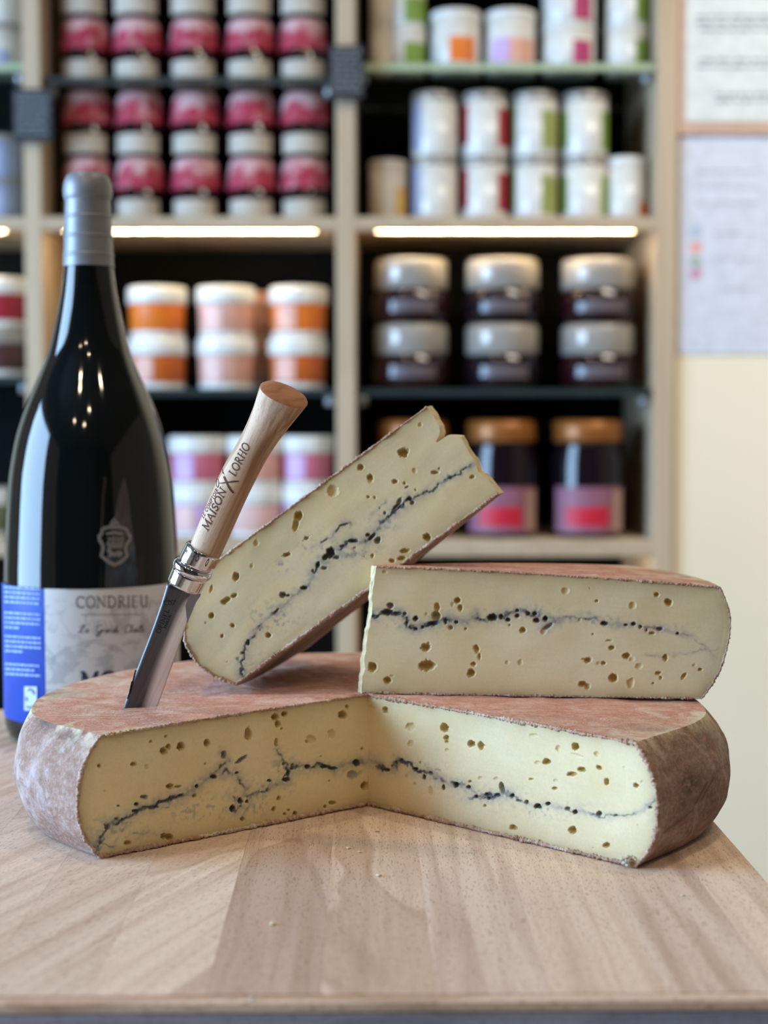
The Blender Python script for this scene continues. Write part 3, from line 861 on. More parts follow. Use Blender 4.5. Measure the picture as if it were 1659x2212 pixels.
def cut_face(sec, th, root, holes, veins, halos, name='cut_face', ns=430, nt=150, res=True, seed=0, back=False, halo_amt=0.6):
    q = np.linspace(0, 1, ns)[:, None]; tt = np.linspace(0, 1, nt)[None, :]
    G = sec.P(th, q, tt)
    d = 1e-3
    T1 = sec.P(th + d, 0.6, 0.5) - sec.P(th, 0.6, 0.5)
    N = -T1 if not back else T1
    N = N / np.linalg.norm(N)
    PX, PY = project(G)
    loc = np.stack([(G - sec.O) @ sec.U, (G - sec.O) @ sec.V, (G - sec.O) @ sec.W], -1)
    lu = np.linalg.norm(loc[..., [0, 2]], axis=-1) * 1000; lv = loc[..., 1] * 1000     # mm
    disp = np.zeros(PX.shape); hole = np.zeros(PX.shape); vein = np.zeros(PX.shape); halo = np.zeros(PX.shape)
    mm = np.linalg.norm(sec.P(th, 0.6, 0.5) - sec.P(th, 0.4, 0.5)) / max(1e-6, np.hypot(*(np.array(project(sec.P(th, 0.6, 0.5))) - np.array(project(sec.P(th, 0.4, 0.5))))))
    wob = fnoise(lu * 0.9, lv * 0.9, seed, 2) - 0.5
    wob2 = fnoise(lu * 2.2, lv * 2.2, seed + 5, 2) - 0.5
    for hh in holes:
        x, y, rx, ry = hh[:4]; fl = hh[4] if len(hh) > 4 else ''; ang = math.radians(hh[5]) if len(hh) > 5 else 0
        m = (np.abs(PX - x) < 2.2 * max(rx, ry)) & (np.abs(PY - y) < 2.2 * max(rx, ry))
        if not m.any(): continue
        dx = PX[m] - x; dy = PY[m] - y
        if ang: dx, dy = dx * math.cos(ang) + dy * math.sin(ang), -dx * math.sin(ang) + dy * math.cos(ang)
        big = 1.0 if max(rx, ry) > 3 else 0.4
        rr = np.sqrt((dx / rx) ** 2 + (dy / ry) ** 2) * (1 + big * (0.42 * wob[m] + 0.3 * wob2[m]))
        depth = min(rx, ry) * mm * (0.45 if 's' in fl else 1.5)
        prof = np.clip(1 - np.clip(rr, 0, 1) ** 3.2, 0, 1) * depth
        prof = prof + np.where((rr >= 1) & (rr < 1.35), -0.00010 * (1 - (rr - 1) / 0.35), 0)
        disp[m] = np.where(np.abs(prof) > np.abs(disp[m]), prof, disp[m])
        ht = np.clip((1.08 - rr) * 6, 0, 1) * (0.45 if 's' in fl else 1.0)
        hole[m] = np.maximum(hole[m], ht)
        if 'd' in fl: vein[m] = np.maximum(vein[m], np.clip((1.15 - rr) * 4, 0, 1) * 0.82)
        elif 'g' in fl: halo[m] = np.maximum(halo[m], np.clip((1.25 - rr) * 3, 0, 1) * 0.7)
    n1 = fnoise(lu * 0.55, lv * 0.55, seed + 9, 4); n2 = fnoise(lu * 0.16, lv * 0.16, seed + 12, 3); n3 = fnoise(lu * 1.6, lv * 1.6, seed + 15, 3)
    jx = (fnoise(lu * .35, lv * .35, seed + 21, 3) - .5) * 16; jy = (fnoise(lu * .35, lv * .35, seed + 24, 3) - .5) * 16
    for pl, w, strength in veins:
        D = np.full(PX.shape, 1e9)
        for (xa, ya), (xb, yb) in zip(pl[:-1], pl[1:]):
            vx, vy = xb - xa, yb - ya; L = vx * vx + vy * vy + 1e-9
            u = np.clip(((PX + jx - xa) * vx + (PY + jy - ya) * vy) / L, 0, 1)
            D = np.minimum(D, np.hypot(PX + jx - xa - u * vx, PY + jy - ya - u * vy))
        core = np.clip(1.3 - D / (w * (0.2 + 1.9 * n1)), 0, 1) * np.clip((n2 - 0.34) * 4, 0.18, 1) * strength * 1.08
        vein = np.maximum(vein, np.clip(core, 0, 0.93))
        halo = np.maximum(halo, np.exp(-(D / (w * 3.6)) ** 2) * np.clip(0.1 + 1.5 * n1, 0, 1) * halo_amt * min(1, strength + .15))
        pit = (core > 0.55) & (n3 > 0.52)
        disp = np.where(pit, np.maximum(disp, 0.0007 * np.clip((n3 - .52) * 8, 0, 1)), disp)
    for x, y, rx, ry, s_ in halos:
        e = np.exp(-((PX - x) / rx) ** 2 - ((PY - y) / ry) ** 2)
        halo = np.maximum(halo, e * np.clip((n1 - 0.5) * 5, 0, 1) * s_)
    hmm = np.linalg.norm(sec.P(th, 0.5, 1.0) - sec.P(th, 0.5, 0.0)) * 1000
    dist = np.minimum(np.minimum(tt, 1 - tt) * hmm, (1 - q) * 165) + 0 * PX
    edge = np.clip(np.exp(-dist / 3.6) * (0.75 + 0.6 * (n2 - .3)), 0, 1)
    surf = (fnoise(lu * .04, lv * .07, seed + 30, 2) - .5) * 0.0008 + (fnoise(lu * .12, lv * .9, seed + 33, 2) - .5) * 0.00003
    fade = np.clip(dist / 3.0, 0, 1)
    disp = disp * np.clip(dist / 0.8, 0, 1) * np.clip(q * 165 / 2.0, 0, 1) + surf * fade
    G = G - N * disp[..., None]
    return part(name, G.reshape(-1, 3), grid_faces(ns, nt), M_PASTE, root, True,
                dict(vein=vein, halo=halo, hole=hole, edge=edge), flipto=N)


def rind(sec, root, nth=140, seed=0, top_mat=M_RIND_TOP, side_mat=M_RIND_SIDE, tip=True, stains=(), lines=(), nrim=40):
    th = np.linspace(sec.th0, sec.th1, nth)[:, None]
    endf = np.clip(np.minimum(th - sec.th0, sec.th1 - th) / 0.12, 0, 1)
    nq = 60
    q = (np.linspace(0, 1, nq) ** 0.8)[None, :]
    cen = sec.P((sec.th0 + sec.th1) / 2, 0.5, 0.5)
    nz = (fnoise(th * 9 + q * 3, q * 14, seed, 3) - .5) * 0.0016 * endf * np.clip((1 - q) * 12, 0, 1)
    rimn = np.clip(1.25 * np.exp(-(1 - q) * 9.0), 0, 1) + 0 * th
    G = sec.P(th, q, 1.0, dn=nz)
    part('rind_top', G.reshape(-1, 3), grid_faces(nth, nq), top_mat, root, True, dict(rim=rimn), flipto=sec.V)
    G = sec.P(th, q, 0.0)
    part('rind_base', G.reshape(-1, 3), grid_faces(nth, nq), side_mat, root, True, dict(rim=0 * rimn), flipto=-sec.V)
    nt = nrim
    t = np.linspace(0, 1, nt)[None, :]
    nr = (fnoise(th * 10, t * 4, seed + 3, 3) - .5) * 0.0028 * endf * np.clip(np.minimum(t, 1 - t) * 8, 0, 1)
    G = sec.P(th, 1.0, t, dr=nr)
    rimt = np.clip(np.exp(-(1 - t) * 14.0), 0, 1) + 0 * th
    Gc = G.reshape(-1, 3)
    me_f = grid_faces(nth, nt)
    # orient outwards
    f = me_f[len(me_f) // 2]; n = np.cross(Gc[f[1]] - Gc[f[0]], Gc[f[2]] - Gc[f[0]])
    if np.dot(n, Gc[f[0]] - sec.O) < 0: me_f = me_f[:, ::-1]
    px_, py_ = project(G); stain = 0 * px_
    for cx_, cy_, rx_, ry_, k_ in stains:
        stain = np.maximum(stain, k_ * np.exp(-((px_ - cx_) / rx_) ** 2 - ((py_ - cy_) / ry_) ** 2) * np.clip(fnoise(px_ / 5, py_ / 5, 4, 2) * 3.2 - .7, 0, 1))
    for (xa, ya), (xb, yb), w_ in lines:
        vx, vy = xb - xa, yb - ya; u_ = np.clip(((px_ - xa) * vx + (py_ - ya) * vy) / (vx * vx + vy * vy), 0, 1)
        d_ = np.hypot(px_ - xa - u_ * vx, py_ - ya - u_ * vy); stain = np.maximum(stain, 0.7 * np.exp(-(d_ / w_) ** 2))
    front = (G @ np.array((0, -1.0, 0))) > -0.86; stain = stain * front
    part('rind_side', Gc, me_f, side_mat, root, True, dict(rim=rimt, stain=stain))
    if tip:
        n_, m_ = 24, 90
        th = np.linspace(sec.th0, sec.th1, n_)[:, None]; t = np.linspace(0, 1, m_)[None, :]
        e = np.clip(np.minimum(th - sec.th0, sec.th1 - th) / 0.1, 0, 1)
        G = sec.P(th, 0.0, t)
        a = sec.P(sec.th0, 0.0, t); b = sec.P(sec.th1, 0.0, t)
        w = ((th - sec.th0) / (sec.th1 - sec.th0))[..., None]
        G = a * (1 - w) + b * w
        out = sec.O - sec.P((sec.th0 + sec.th1) / 2, 1.0, 0.5); out = out / np.linalg.norm(out)
        G = G + out * (((fnoise(w[..., 0] * 5, t * 9, seed + 8, 3) - .4) * 0.004) * e)[..., None]
        z = 0 * (th + t)
        part('broken_tip', G.reshape(-1, 3), grid_faces(n_, m_), M_PASTE, root, True, dict(vein=z, halo=z, hole=z, edge=z), flipto=out)


def rind_edge(sec, th, root, r_b=0.0008, r_t=0.0006, seed=0, side=-1):
    """crumbled lip of rind where the knife went through"""
    pts = []; rad = []
    N = sec.P(th, 0.6, 0.5) - sec.P(th + 1e-3, 0.6, 0.5); N = N / np.linalg.norm(N) * -side * 1.0
    seq = [(q, 0.0, r_b) for q in np.linspace(0.0, 1, 620)] + [(1.0, t, (r_t + r_b) / 2) for t in np.linspace(0.01, 0.99, 200)] + [(q, 1.0, r_t) for q in np.linspace(1, 0.0, 560)]
    for i, (q, t, r) in enumerate(seq):
        n = float(fnoise(i * 0.08, 3.1, seed, 3)); n2 = float(fnoise(i * 0.12, 8.1, seed + 4, 2))
        p = sec.P(th, q, t)
        c = sec.P(th, q if q < 1 else 0.98, 0.5)
        inw = (c - p); inw = inw / np.linalg.norm(inw)
        pts.append(Vector(p + inw * (r * 0.55 + (n - .5) * 0.0006) + N * (-0.0001 + (n2 - .5) * 0.0006)))
        n3 = float(fnoise(i * 0.06, 5.5, seed + 7, 2)); rad.append(r * (0.35 + 1.1 * n3))
    V, F = tube(pts, rad, 7)
    rs_ = np.random.RandomState(seed)
    lump = rs_.rand(len(V)); lump = (lump + np.roll(lump, 7) + np.roll(lump, -7)) / 3 - 0.5
    C_ = np.repeat(np.array([tuple(p) for p in pts]), 7, axis=0)
    V = C_ + (V - C_) * (1 + 1.9 * lump)[:, None] + (rs_.rand(len(V), 3) - .5) * 0.00022
    V[:, 2] = np.maximum(V[:, 2], 0.0002)
    part('rind_lip', V, F, M_RIND_EDGE, root, True, dict(rim=np.zeros(len(V))))


def tr(lst, ox, oy, k):
    return [tuple([a[0] / k + ox, a[1] / k + oy, a[2] / k, a[3] / k] + list(a[4:])) for a in lst]


def trv(lst, ox, oy, k):
    return [(x / k + ox, y / k + oy) for x, y in lst]


Z1 = (20, 1380, 2.074); Z2 = (760, 1460, 1.975); Z3 = (380, 860, 2.304); Z4 = (750, 1180, 1.952)

# ---- the wheel, with a wedge missing towards the camera
AP = Vector((-0.0082, 0.7857, 0)); CC = Vector((-0.005, 0.773, 0))
HC = 0.0586


def wheel_rout(th, t):
    th = np.asarray(th, float)
    # radius of the outer wall measured round CC, shrinking towards the two cut corners
    dx, dy = AP.x - CC.x, AP.y - CC.y
    ux, uy = np.cos(th), np.sin(th)
    R = np.full(th.shape, 0.1785)
    for _ in range(4):
        bq = dx * ux + dy * uy; r = -bq + np.sqrt(np.maximum(1e-9, bq * bq - (dx * dx + dy * dy - R * R)))
        phi = np.degrees(np.arctan2(dy + r * uy, dx + r * ux)); phi = np.where(phi < -90, phi + 360, phi)
        e = np.maximum(-phi, phi - 180)
        k = np.clip((e - 8) / 30, 0, 1); k = k * k * (3 - 2 * k)
        right = phi < 90
        R = 0.1785 - k * np.where(right, 0.0130, 0.0168)
    thd = np.degrees(th); f = np.clip((thd - 90) / 40, 0, 1) * np.clip((212 - thd) / 30, 0, 1)
    return r + 0.002 * f - rim_off(t, 0.0118, 0.0125 - 0.006 * f)


tl = math.atan2(-0.626, -0.781) % (2 * math.pi); trr = math.atan2(-0.679, 0.734)
wheel = Sector(AP, (1, 0, 0), (0, 0, 1), (0, 1, 0), trr, tl, lambda th, t: 0.0 * t, wheel_rout,
               lambda th, k: 0.0006 + 0 * k, lambda th, k: HC - 0.0018 * np.clip(k, 0, 1.1) ** 2)
wroot = empty('round_cheese', (AP.x, AP.y, 0), label='large round pink rinded cheese with a wedge cut out, lying on the board', cat='cheese')
rind(wheel, wroot, 620, 1, tip=False, nrim=110, stains=[(1492, 1695, 24, 30, 1.0), (1520, 1590, 22, 34, .5), (100, 1560, 26, 22, .8), (150, 1590, 26, 14, .7), (1475, 1735, 12, 22, .7)],
     lines=[((1528, 1690), (1502, 1735), 3), ((1542, 1680), (1515, 1728), 2), ((1436, 1797), (1482, 1762), 3), ((1482, 1762), (1496, 1750), 2)])

HL = [(1192, 350, 17, 17), (1233, 337, 15, 14), (1202, 382, 14, 16), (1514, 304, 9, 9), (1493, 342, 20, 20), (1443, 427, 17, 23, 's'), (1352, 452, 22, 20, 's'), (1335, 461, 9, 8),
      (1070, 428, 16, 30), (887, 466, 15, 18), (768, 482, 19, 19), (702, 437, 7, 6), (690, 502, 17, 17), (712, 482, 12, 14), (633, 460, 8, 6), (557, 561, 14, 10), (404, 568, 9, 10), (615, 572, 10, 10, 's'),
      (718, 660, 17, 14), (755, 662, 16, 7), (427, 681, 8, 6, 's'), (961, 520, 12, 18, 'g'), (1040, 540, 30, 9, 'g', -35), (1195, 465, 9, 20), (605, 708, 16, 9, 'g'), (570, 741, 11, 8, 'd'), (828, 703, 10, 9), (765, 702, 9, 7, 'g'),
      (1207, 714, 9, 12), (1185, 763, 9, 13), (1165, 635, 10, 6, 'd'), (1045, 808, 10, 12), (1235, 785, 9, 7), (1281, 783, 11, 11), (1252, 768, 7, 6), (1417, 753, 8, 10), (1448, 735, 17, 10), (1535, 608, 22, 18, 'sg'), (1575, 605, 10, 16, 's'),
      (1597, 660, 20, 20), (695, 885, 17, 15), (720, 890, 16, 16), (530, 915, 17, 11), (1230, 560, 8, 8, 'g'), (1033, 725, 10, 14, 'd'), (1065, 728, 8, 8, 'd'), (1000, 760, 13, 17, 'd'), (1240, 630, 16, 10, 'd'), (1250, 600, 9, 12, 'd'),
      (1335, 573, 14, 10, 'd'), (1410, 572, 18, 9, 'd'), (1450, 580, 20, 8, 'd'), (1555, 555, 18, 14, 'd'), (915, 618, 14, 9, 'd'), (1020, 600, 8, 6, 'd'), (1580, 492, 7, 7), (878, 560, 5, 5), (1395, 527, 4, 4), (660, 752, 10, 6, 'd'), (1365, 787, 10, 4), (488, 748, 6, 4, 'd'), (1220, 403, 6, 6), (1434, 637, 5, 5), (840, 660, 8, 9, 'd'), (565, 770, 16, 7, 'd')]
VL = [(trv([(372, 962), (385, 925), (412, 880), (445, 838), (490, 812), (540, 785), (600, 757), (660, 745), (720, 718), (790, 702), (830, 668), (880, 630), (930, 597), (975, 595), (1010, 607), (1045, 655), (1068, 705)], *Z1), 4.2, 1.0),
      (trv([(1068, 705), (1110, 695), (1170, 660), (1225, 640), (1255, 598)], *Z1), 4, 0.75), (trv([(1255, 598), (1245, 570), (1225, 540), (1205, 500)], *Z1), 2.5, 0.6),
      (trv([(955, 510), (975, 545), (950, 570), (930, 597)], *Z1), 3, 0.7), (trv([(1265, 576), (1335, 573), (1400, 570), (1450, 582), (1510, 565), (1560, 555), (1612, 548)], *Z1), 3.6, 0.95),
      (trv([(1000, 700), (1040, 740), (1000, 770)], *Z1), 3, 0.7), (trv([(1090, 690), (1080, 740), (1040, 790)], *Z1), 2.6, 0.5), (trv([(500, 860), (530, 820)], *Z1), 2.5, 0.6), (trv([(560, 868), (620, 866)], *Z1), 2.5, 0.4), (trv([(385, 950), (420, 925), (470, 930)], *Z1), 2.5, .5)]
HA = [(1070 / 2.074 + 20, 720 / 2.074 + 1380, 45, 38, .8), (690 / 2.074 + 20, 755 / 2.074 + 1380, 45, 16, .9), (480 / 2.074 + 20, 850 / 2.074 + 1380, 60, 30, .7), (850 / 2.074 + 20, 760 / 2.074 + 1380, 90, 30, .55), (1230 / 2.074 + 20, 600 / 2.074 + 1380, 25, 40, .8), (420 / 2.074 + 20, 925 / 2.074 + 1380, 24, 18, .8), (600 / 2.074 + 20, 860 / 2.074 + 1380, 60, 14, .5)]
cut_face(wheel, wheel.th1, wroot, tr(HL, *Z1), VL, HA, seed=3, back=True)
HR = [(143, 146, 12, 15), (250, 220, 20, 20, 's'), (395, 222, 17, 21), (402, 265, 11, 13), (404, 281, 8, 7), (405, 317, 9, 8, 's'), (250, 290, 14, 16, 's'), (508, 290, 17, 15), (550, 299, 13, 19), (566, 298, 6, 3), (776, 253, 20, 8, 's'), (880, 310, 11, 15, 's'),
      (953, 303, 15, 17), (960, 338, 28, 5, 's', 18), (1045, 335, 15, 11, 's', 35), (830, 367, 17, 14), (793, 370, 15, 9, 's'), (980, 400, 17, 12, '', 15), (1055, 393, 15, 9, '', 35), (938, 420, 21, 11), (1086, 453, 10, 17), (767, 440, 11, 5), (865, 480, 11, 7),
      (548, 436, 9, 9, 's'), (503, 450, 7, 7), (1212, 468, 13, 10, '', 15), (1237, 452, 7, 6, 's'), (1274, 562, 9, 6, 'g'), (690, 647, 16, 12, '', 15), (942, 657, 18, 17), (1086, 722, 15, 12), (568, 554, 6, 8), (1220, 637, 3, 3), (1030, 735, 6, 4, 's'), (1055, 587, 12, 11, 'g'),
      (747, 538, 9, 9, 'g'), (794, 556, 16, 12, 'd'), (836, 545, 10, 8, 'd'), (920, 567, 12, 8, 'g'), (952, 581, 12, 9, 'd'), (268, 462, 8, 8, 's'), (335, 492, 10, 22, 's'), (232, 430, 6, 8, 's'), (642, 480, 11, 28, 'g', -15), (615, 440, 12, 9, 's'), (370, 403, 14, 6, 's', 20), (290, 370, 5, 5),
      (686, 510, 9, 8, 'd'), (622, 508, 14, 8, 'd'), (575, 506, 10, 8, 'd'), (445, 465, 12, 12, 'd'), (498, 475, 10, 8, 'd'), (308, 432, 8, 11, 'd'), (712, 533, 12, 6, 'g', 20), (390, 475, 7, 11, 'd'), (270, 398, 12, 8, 'd'), (210, 358, 9, 7, 'd'), (150, 402, 12, 7, 'd'), (335, 413, 8, 5, 'd'), (585, 522, 8, 7, 'd'),
      (530, 515, 8, 8, 'd'), (1125, 595, 8, 4, 'd'), (870, 447, 11, 7, 's'), (1160, 390, 5, 5, 's'), (80, 132, 20, 6, 's', 10), (405, 258, 5, 4)]
VR = [(trv([(-4, 372), (30, 362), (65, 352), (100, 370), (140, 400), (175, 400), (205, 358), (230, 375), (270, 400), (310, 415), (345, 412)], *Z2), 4.2, 1.0),
      (trv([(345, 412), (390, 450), (440, 465), (500, 475), (550, 515), (600, 510), (650, 500), (690, 512)], *Z2), 3.8, 0.85),
      (trv([(690, 512), (740, 545), (790, 555), (840, 545), (900, 565), (950, 578), (1000, 585), (1060, 600), (1110, 598), (1190, 592)], *Z2), 2.4, 0.62),
      (trv([(1190, 592), (1250, 560), (1290, 530), (1306, 490), (1302, 450)], *Z2), 2.2, 0.5), (trv([(500, 515), (545, 525), (590, 522)], *Z2), 3, .8)]
HB = [(600 / 1.975 + 760, 505 / 1.975 + 1460, 60, 18, .8), (850 / 1.975 + 760, 570 / 1.975 + 1460, 90, 16, .6), (250 / 1.975 + 760, 390 / 1.975 + 1460, 60, 16, .7)]
cut_face(wheel, wheel.th0, wroot, tr(HR, *Z2), VR, HB, seed=40, halo_amt=0.5)
rind_edge(wheel, wheel.th1, wroot, 0.0011, 0.0007, 5, side=1)
rind_edge(wheel, wheel.th0, wroot, 0.0011, 0.0009, 9, side=-1)
# crumbly white clot at the right lower corner and broken rind at the left upper corner
def crumb_mesh(c, r, seed, flat=0.6, n=10, m=7):
    rnd = np.random.RandomState(seed); V = []
    for i in range(n):
        for j in range(m):
            a = 2 * PI * i / n; b = PI * (j + .5) / m - PI / 2
            k = r * (0.7 + 0.6 * rnd.rand()); V.append((c[0] + k * math.cos(a) * math.cos(b), c[1] + k * math.sin(a) * math.cos(b), c[2] + k * flat * math.sin(b)))
    F = [tuple(f) for f in grid_faces(n, m, True)]; F.append(tuple(i * m for i in range(n))[::-1]); F.append(tuple(i * m + m - 1 for i in range(n)))
    return np.array(V), F


cl = []
pc = wheel.P(wheel.th0, 1.0, 0.0)
for i in range(22):
    random.seed(i); cl.append(crumb_mesh((pc[0] - 0.003 + random.uniform(-.0035, .003), pc[1] - .0006 + random.uniform(-.0015, .002), 0.0012 + random.uniform(0, 0.0045)), random.uniform(.0005, .0012), i))
V, F = merge(cl); part('crumbled_corner', V, F, plain((214, 204, 190), 0.9, name='rind_crumb'), wroot, True)
cl = []
pc = wheel.P(wheel.th1, 1.0, 1.0)
for i in range(16):
    random.seed(50 + i); f = i / 15
    p = wheel.P(wheel.th1, 1.0 - 0.11 * f, 1.0); cl.append(crumb_mesh((p[0] + random.uniform(-.001, .001), p[1] + random.uniform(-.0004, .0014), p[2] - .0004 + random.uniform(-.0008, .0006)), random.uniform(.0007, .0014), i + 80))
V, F = merge(cl); part('crumbled_corner', V, F, plain((196, 176, 138), 0.9, name='rind_crumb_yellow'), wroot, True)

# ---- slab lying on the right half
A3 = Vector((-0.0228, 0.7875, 0.0589))
U3 = Vector((0.176, -0.014, -0.0004)).normalized(); V3 = (Vector((0, 0, 1)) - U3 * U3.z).normalized(); W3 = V3.cross(U3).normalized()
HP3 = 0.0668
jag3 = lambda t: (fnoise(np.asarray(t) * 14, 2.2, 4, 3) - .5) * 0.0022
slab = Sector(A3, U3, V3, W3, 0.0, math.radians(37), lambda th, t: 0.011 + jag3(t) + 0 * th,
              lambda th, t: 0.1946 - rim_off(t, 0.0092, 0.0088, 0.55) + 0 * th, lambda th, k: 0 * k,
              lambda th, k: HP3 - 0.0035 * k - 0.0045 * k ** 2, skew=0.0078)
sroot = empty('cheese_slab', tuple(A3 + U3 * 0.08 + W3 * 0.04), rot=Matrix((U3, W3, V3)).transposed(), label='thick slab of blue veined cheese lying flat on the right half of the wheel', cat='cheese')
rind(slab, sroot, 120, 21)
H3 = [(160, 108, 12, 8, 's'), (183, 250, 15, 13, 'g'), (170, 279, 27, 13, 'd'), (208, 284, 22, 9, 'd'), (243, 285, 9, 9, 'g'), (380, 258, 12, 20), (376, 292, 19, 20), (363, 325, 25, 10, 'd'), (289, 305, 12, 10, 'd'), (252, 322, 7, 6), (290, 348, 9, 7, 'd'), (318, 340, 7, 7, 'd'),
      (415, 317, 8, 12, 'd'), (438, 343, 10, 9), (500, 348, 6, 6), (465, 228, 15, 14), (477, 260, 10, 14), (445, 245, 8, 10, 's'), (460, 320, 11, 7, 'd'), (612, 300, 22, 16, 'd'), (650, 297, 10, 12, 'd'), (678, 310, 11, 9, 'd'), (718, 271, 8, 7, 'd'), (717, 293, 10, 8, 'd'), (793, 284, 10, 9, 'd'),
      (798, 312, 15, 10, 'd'), (836, 305, 12, 12, 'd'), (740, 354, 14, 13), (765, 285, 10, 8, 'd'), (848, 338, 26, 9, 'g', -35), (828, 360, 14, 12, 's'), (920, 187, 17, 15, 's'), (1022, 178, 3, 3), (1053, 231, 8, 6), (1305, 205, 12, 9), (1355, 237, 18, 14, '', 40), (1203, 250, 16, 15, 's'), (981, 310, 8, 8, 's'),
      (1085, 325, 18, 9, 'd'), (1175, 331, 9, 5, 'd'), (1208, 327, 12, 8, 'd'), (1237, 340, 8, 8, 'g'), (1320, 349, 15, 8, 'g'), (1287, 367, 13, 7), (1263, 355, 6, 6), (1393, 368, 8, 6, 'd'), (1036, 371, 5, 4), (1105, 398, 16, 4), (1117, 428, 14, 10), (1178, 462, 18, 14), (1200, 475, 12, 10, 's'), (1230, 505, 16, 12, 's'),
      (1342, 470, 11, 15), (1015, 481, 16, 12), (1000, 475, 14, 3), (1060, 494, 10, 8, 's'), (1081, 493, 12, 8), (1122, 556, 19, 19), (1195, 577, 16, 20, 's'), (992, 582, 17, 14), (1012, 590, 14, 12), (1312, 535, 14, 8), (1322, 555, 6, 9), (1420, 547, 8, 18, '', 35), (1290, 578, 6, 5), (1463, 503, 8, 7, 's'), (1490, 520, 10, 7),
      (332, 428, 20, 17), (342, 412, 6, 10), (338, 503, 36, 23), (546, 432, 12, 18, '', -15), (557, 465, 7, 14), (533, 497, 11, 9), (523, 534, 17, 18), (675, 490, 9, 8, 's'), (730, 490, 10, 14, 's'), (108, 509, 20, 22), (170, 565, 16, 15), (190, 547, 12, 6, 's'), (1285, 462, 28, 2, 's', -3), (685, 333, 5, 5), (335, 285, 7, 7, 's'), (90, 297, 9, 7, 'g')]
V3s = [(trv([(72, 297), (110, 297), (150, 284), (190, 280), (225, 285), (245, 310), (260, 335), (290, 345), (330, 335), (360, 325), (400, 312), (450, 310)], *Z4), 4.4, 1.0),
       (trv([(450, 310), (500, 315), (540, 302), (580, 310), (620, 300), (660, 295), (700, 280), (740, 273), (790, 290), (840, 312), (890, 312)], *Z4), 3.6, 0.75), (trv([(890, 312), (930, 303), (980, 300), (1040, 302), (1090, 325), (1150, 330), (1210, 330)], *Z4), 2.6, 0.6),
       (trv([(1210, 330), (1270, 340), (1330, 346), (1400, 368), (1450, 380)], *Z4), 2.4, 0.5), (trv([(1450, 380), (1500, 415), (1545, 460)], *Z4), 1.8, 0.3), (trv([(540, 270), (545, 300)], *Z4), 2.2, 0.5), (trv([(825, 350), (860, 325)], *Z4), 3, .6), (trv([(1260, 462), (1400, 458), (1510, 438), (1560, 440)], *Z4), 1.0, 0.3)]
H3a = [(780 / 1.952 + 750, 280 / 1.952 + 1180, 50, 16, .8), (300 / 1.952 + 750, 325 / 1.952 + 1180, 60, 18, .8), (540 / 1.952 + 750, 295 / 1.952 + 1180, 30, 16, .7), (1060 / 1.952 + 750, 312 / 1.952 + 1180, 50, 10, .7), (1320 / 1.952 + 750, 345 / 1.952 + 1180, 50, 10, .6)]
cut_face(slab, 0.0, sroot, tr(H3, *Z4), V3s, H3a, seed=70)
cut_face(slab, slab.th1, sroot, [], [], [], name='back_cut_face', ns=60, nt=30, seed=75, back=True)
rind_edge(slab, 0.0, sroot, 0.0006, 0.0006, 14)

# ---- leaning wedge
P1 = on_z(510, 1480, 0.0635)
P2 = at(1078, 1068, 0.802)
E1 = (P2 - P1).normalized()
tilt = math.radians(12.5)
e2v = Vector((0, 0, 1)) - E1 * E1.z; e2v.normalize()
Nf = E1.cross(e2v).normalized()
if Nf.y > 0: Nf = -Nf                       # towards the camera
V2_ = (e2v * math.cos(tilt) - Nf * math.sin(tilt)).normalized()
N2 = E1.cross(V2_).normalized()
if N2.y > 0: N2 = -N2
W2 = -N2


def uv2(px, py):
    p = on_plane(px, py, P1, N2) - P1
    return p.dot(E1), p.dot(V2_)


TIP = [(1078, 1068), (1066, 1050), (1052, 1034), (1046, 1030), (1034, 1020), (1029, 1004), (1012, 975), (996, 945), (966, 943), (948, 962), (943, 955), (952, 938), (950, 922), (936, 898), (920, 878)]
RIM = [(510, 1480), (470, 1465), (430, 1438), (405, 1405), (395, 1382), (397, 1345), (405, 1300), (420, 1262), (438, 1234)]
tu = [uv2(*p) for p in TIP]; ru = [uv2(*p) for p in RIM]
H2 = (uv2(920, 878)[1] + uv2(438, 1234)[1]) / 2
L2 = max(a for a, b in tu) + 0.012
tip_pts = [(min(1, max(0, b / H2)), L2 - a) for a, b in tu]
rim_pts = [(min(1, max(0, b / H2)), L2 - a) for a, b in ru]
for k in range(1, len(tip_pts)):
    if tip_pts[k][0] <= tip_pts[k - 1][0]: tip_pts[k] = (tip_pts[k - 1][0] + 0.003, tip_pts[k][1])
h2a, h2b = uv2(438, 1234)[1], uv2(920, 878)[1]
O2 = P1 + E1 * L2
wedge = Sector(O2, -E1, V2_, W2, 0.0, math.radians(38), lambda th, t: interp(t, tip_pts) + 0 * th, lambda th, t: interp(t, rim_pts) + 0 * th,
               lambda th, k: 0 * k, lambda th, k: h2b + (h2a - h2b) * k)
lroot = empty('cheese_wedge', tuple(P1), rot=Matrix((-E1, W2, V2_)).transposed() if (-E1).cross(W2).dot(V2_) > 0 else Matrix((E1, W2, V2_)).transposed(), label='long wedge of blue veined cheese leaning up behind the knife with a torn tip', cat='cheese')
rind(wedge, lroot, 110, 33)
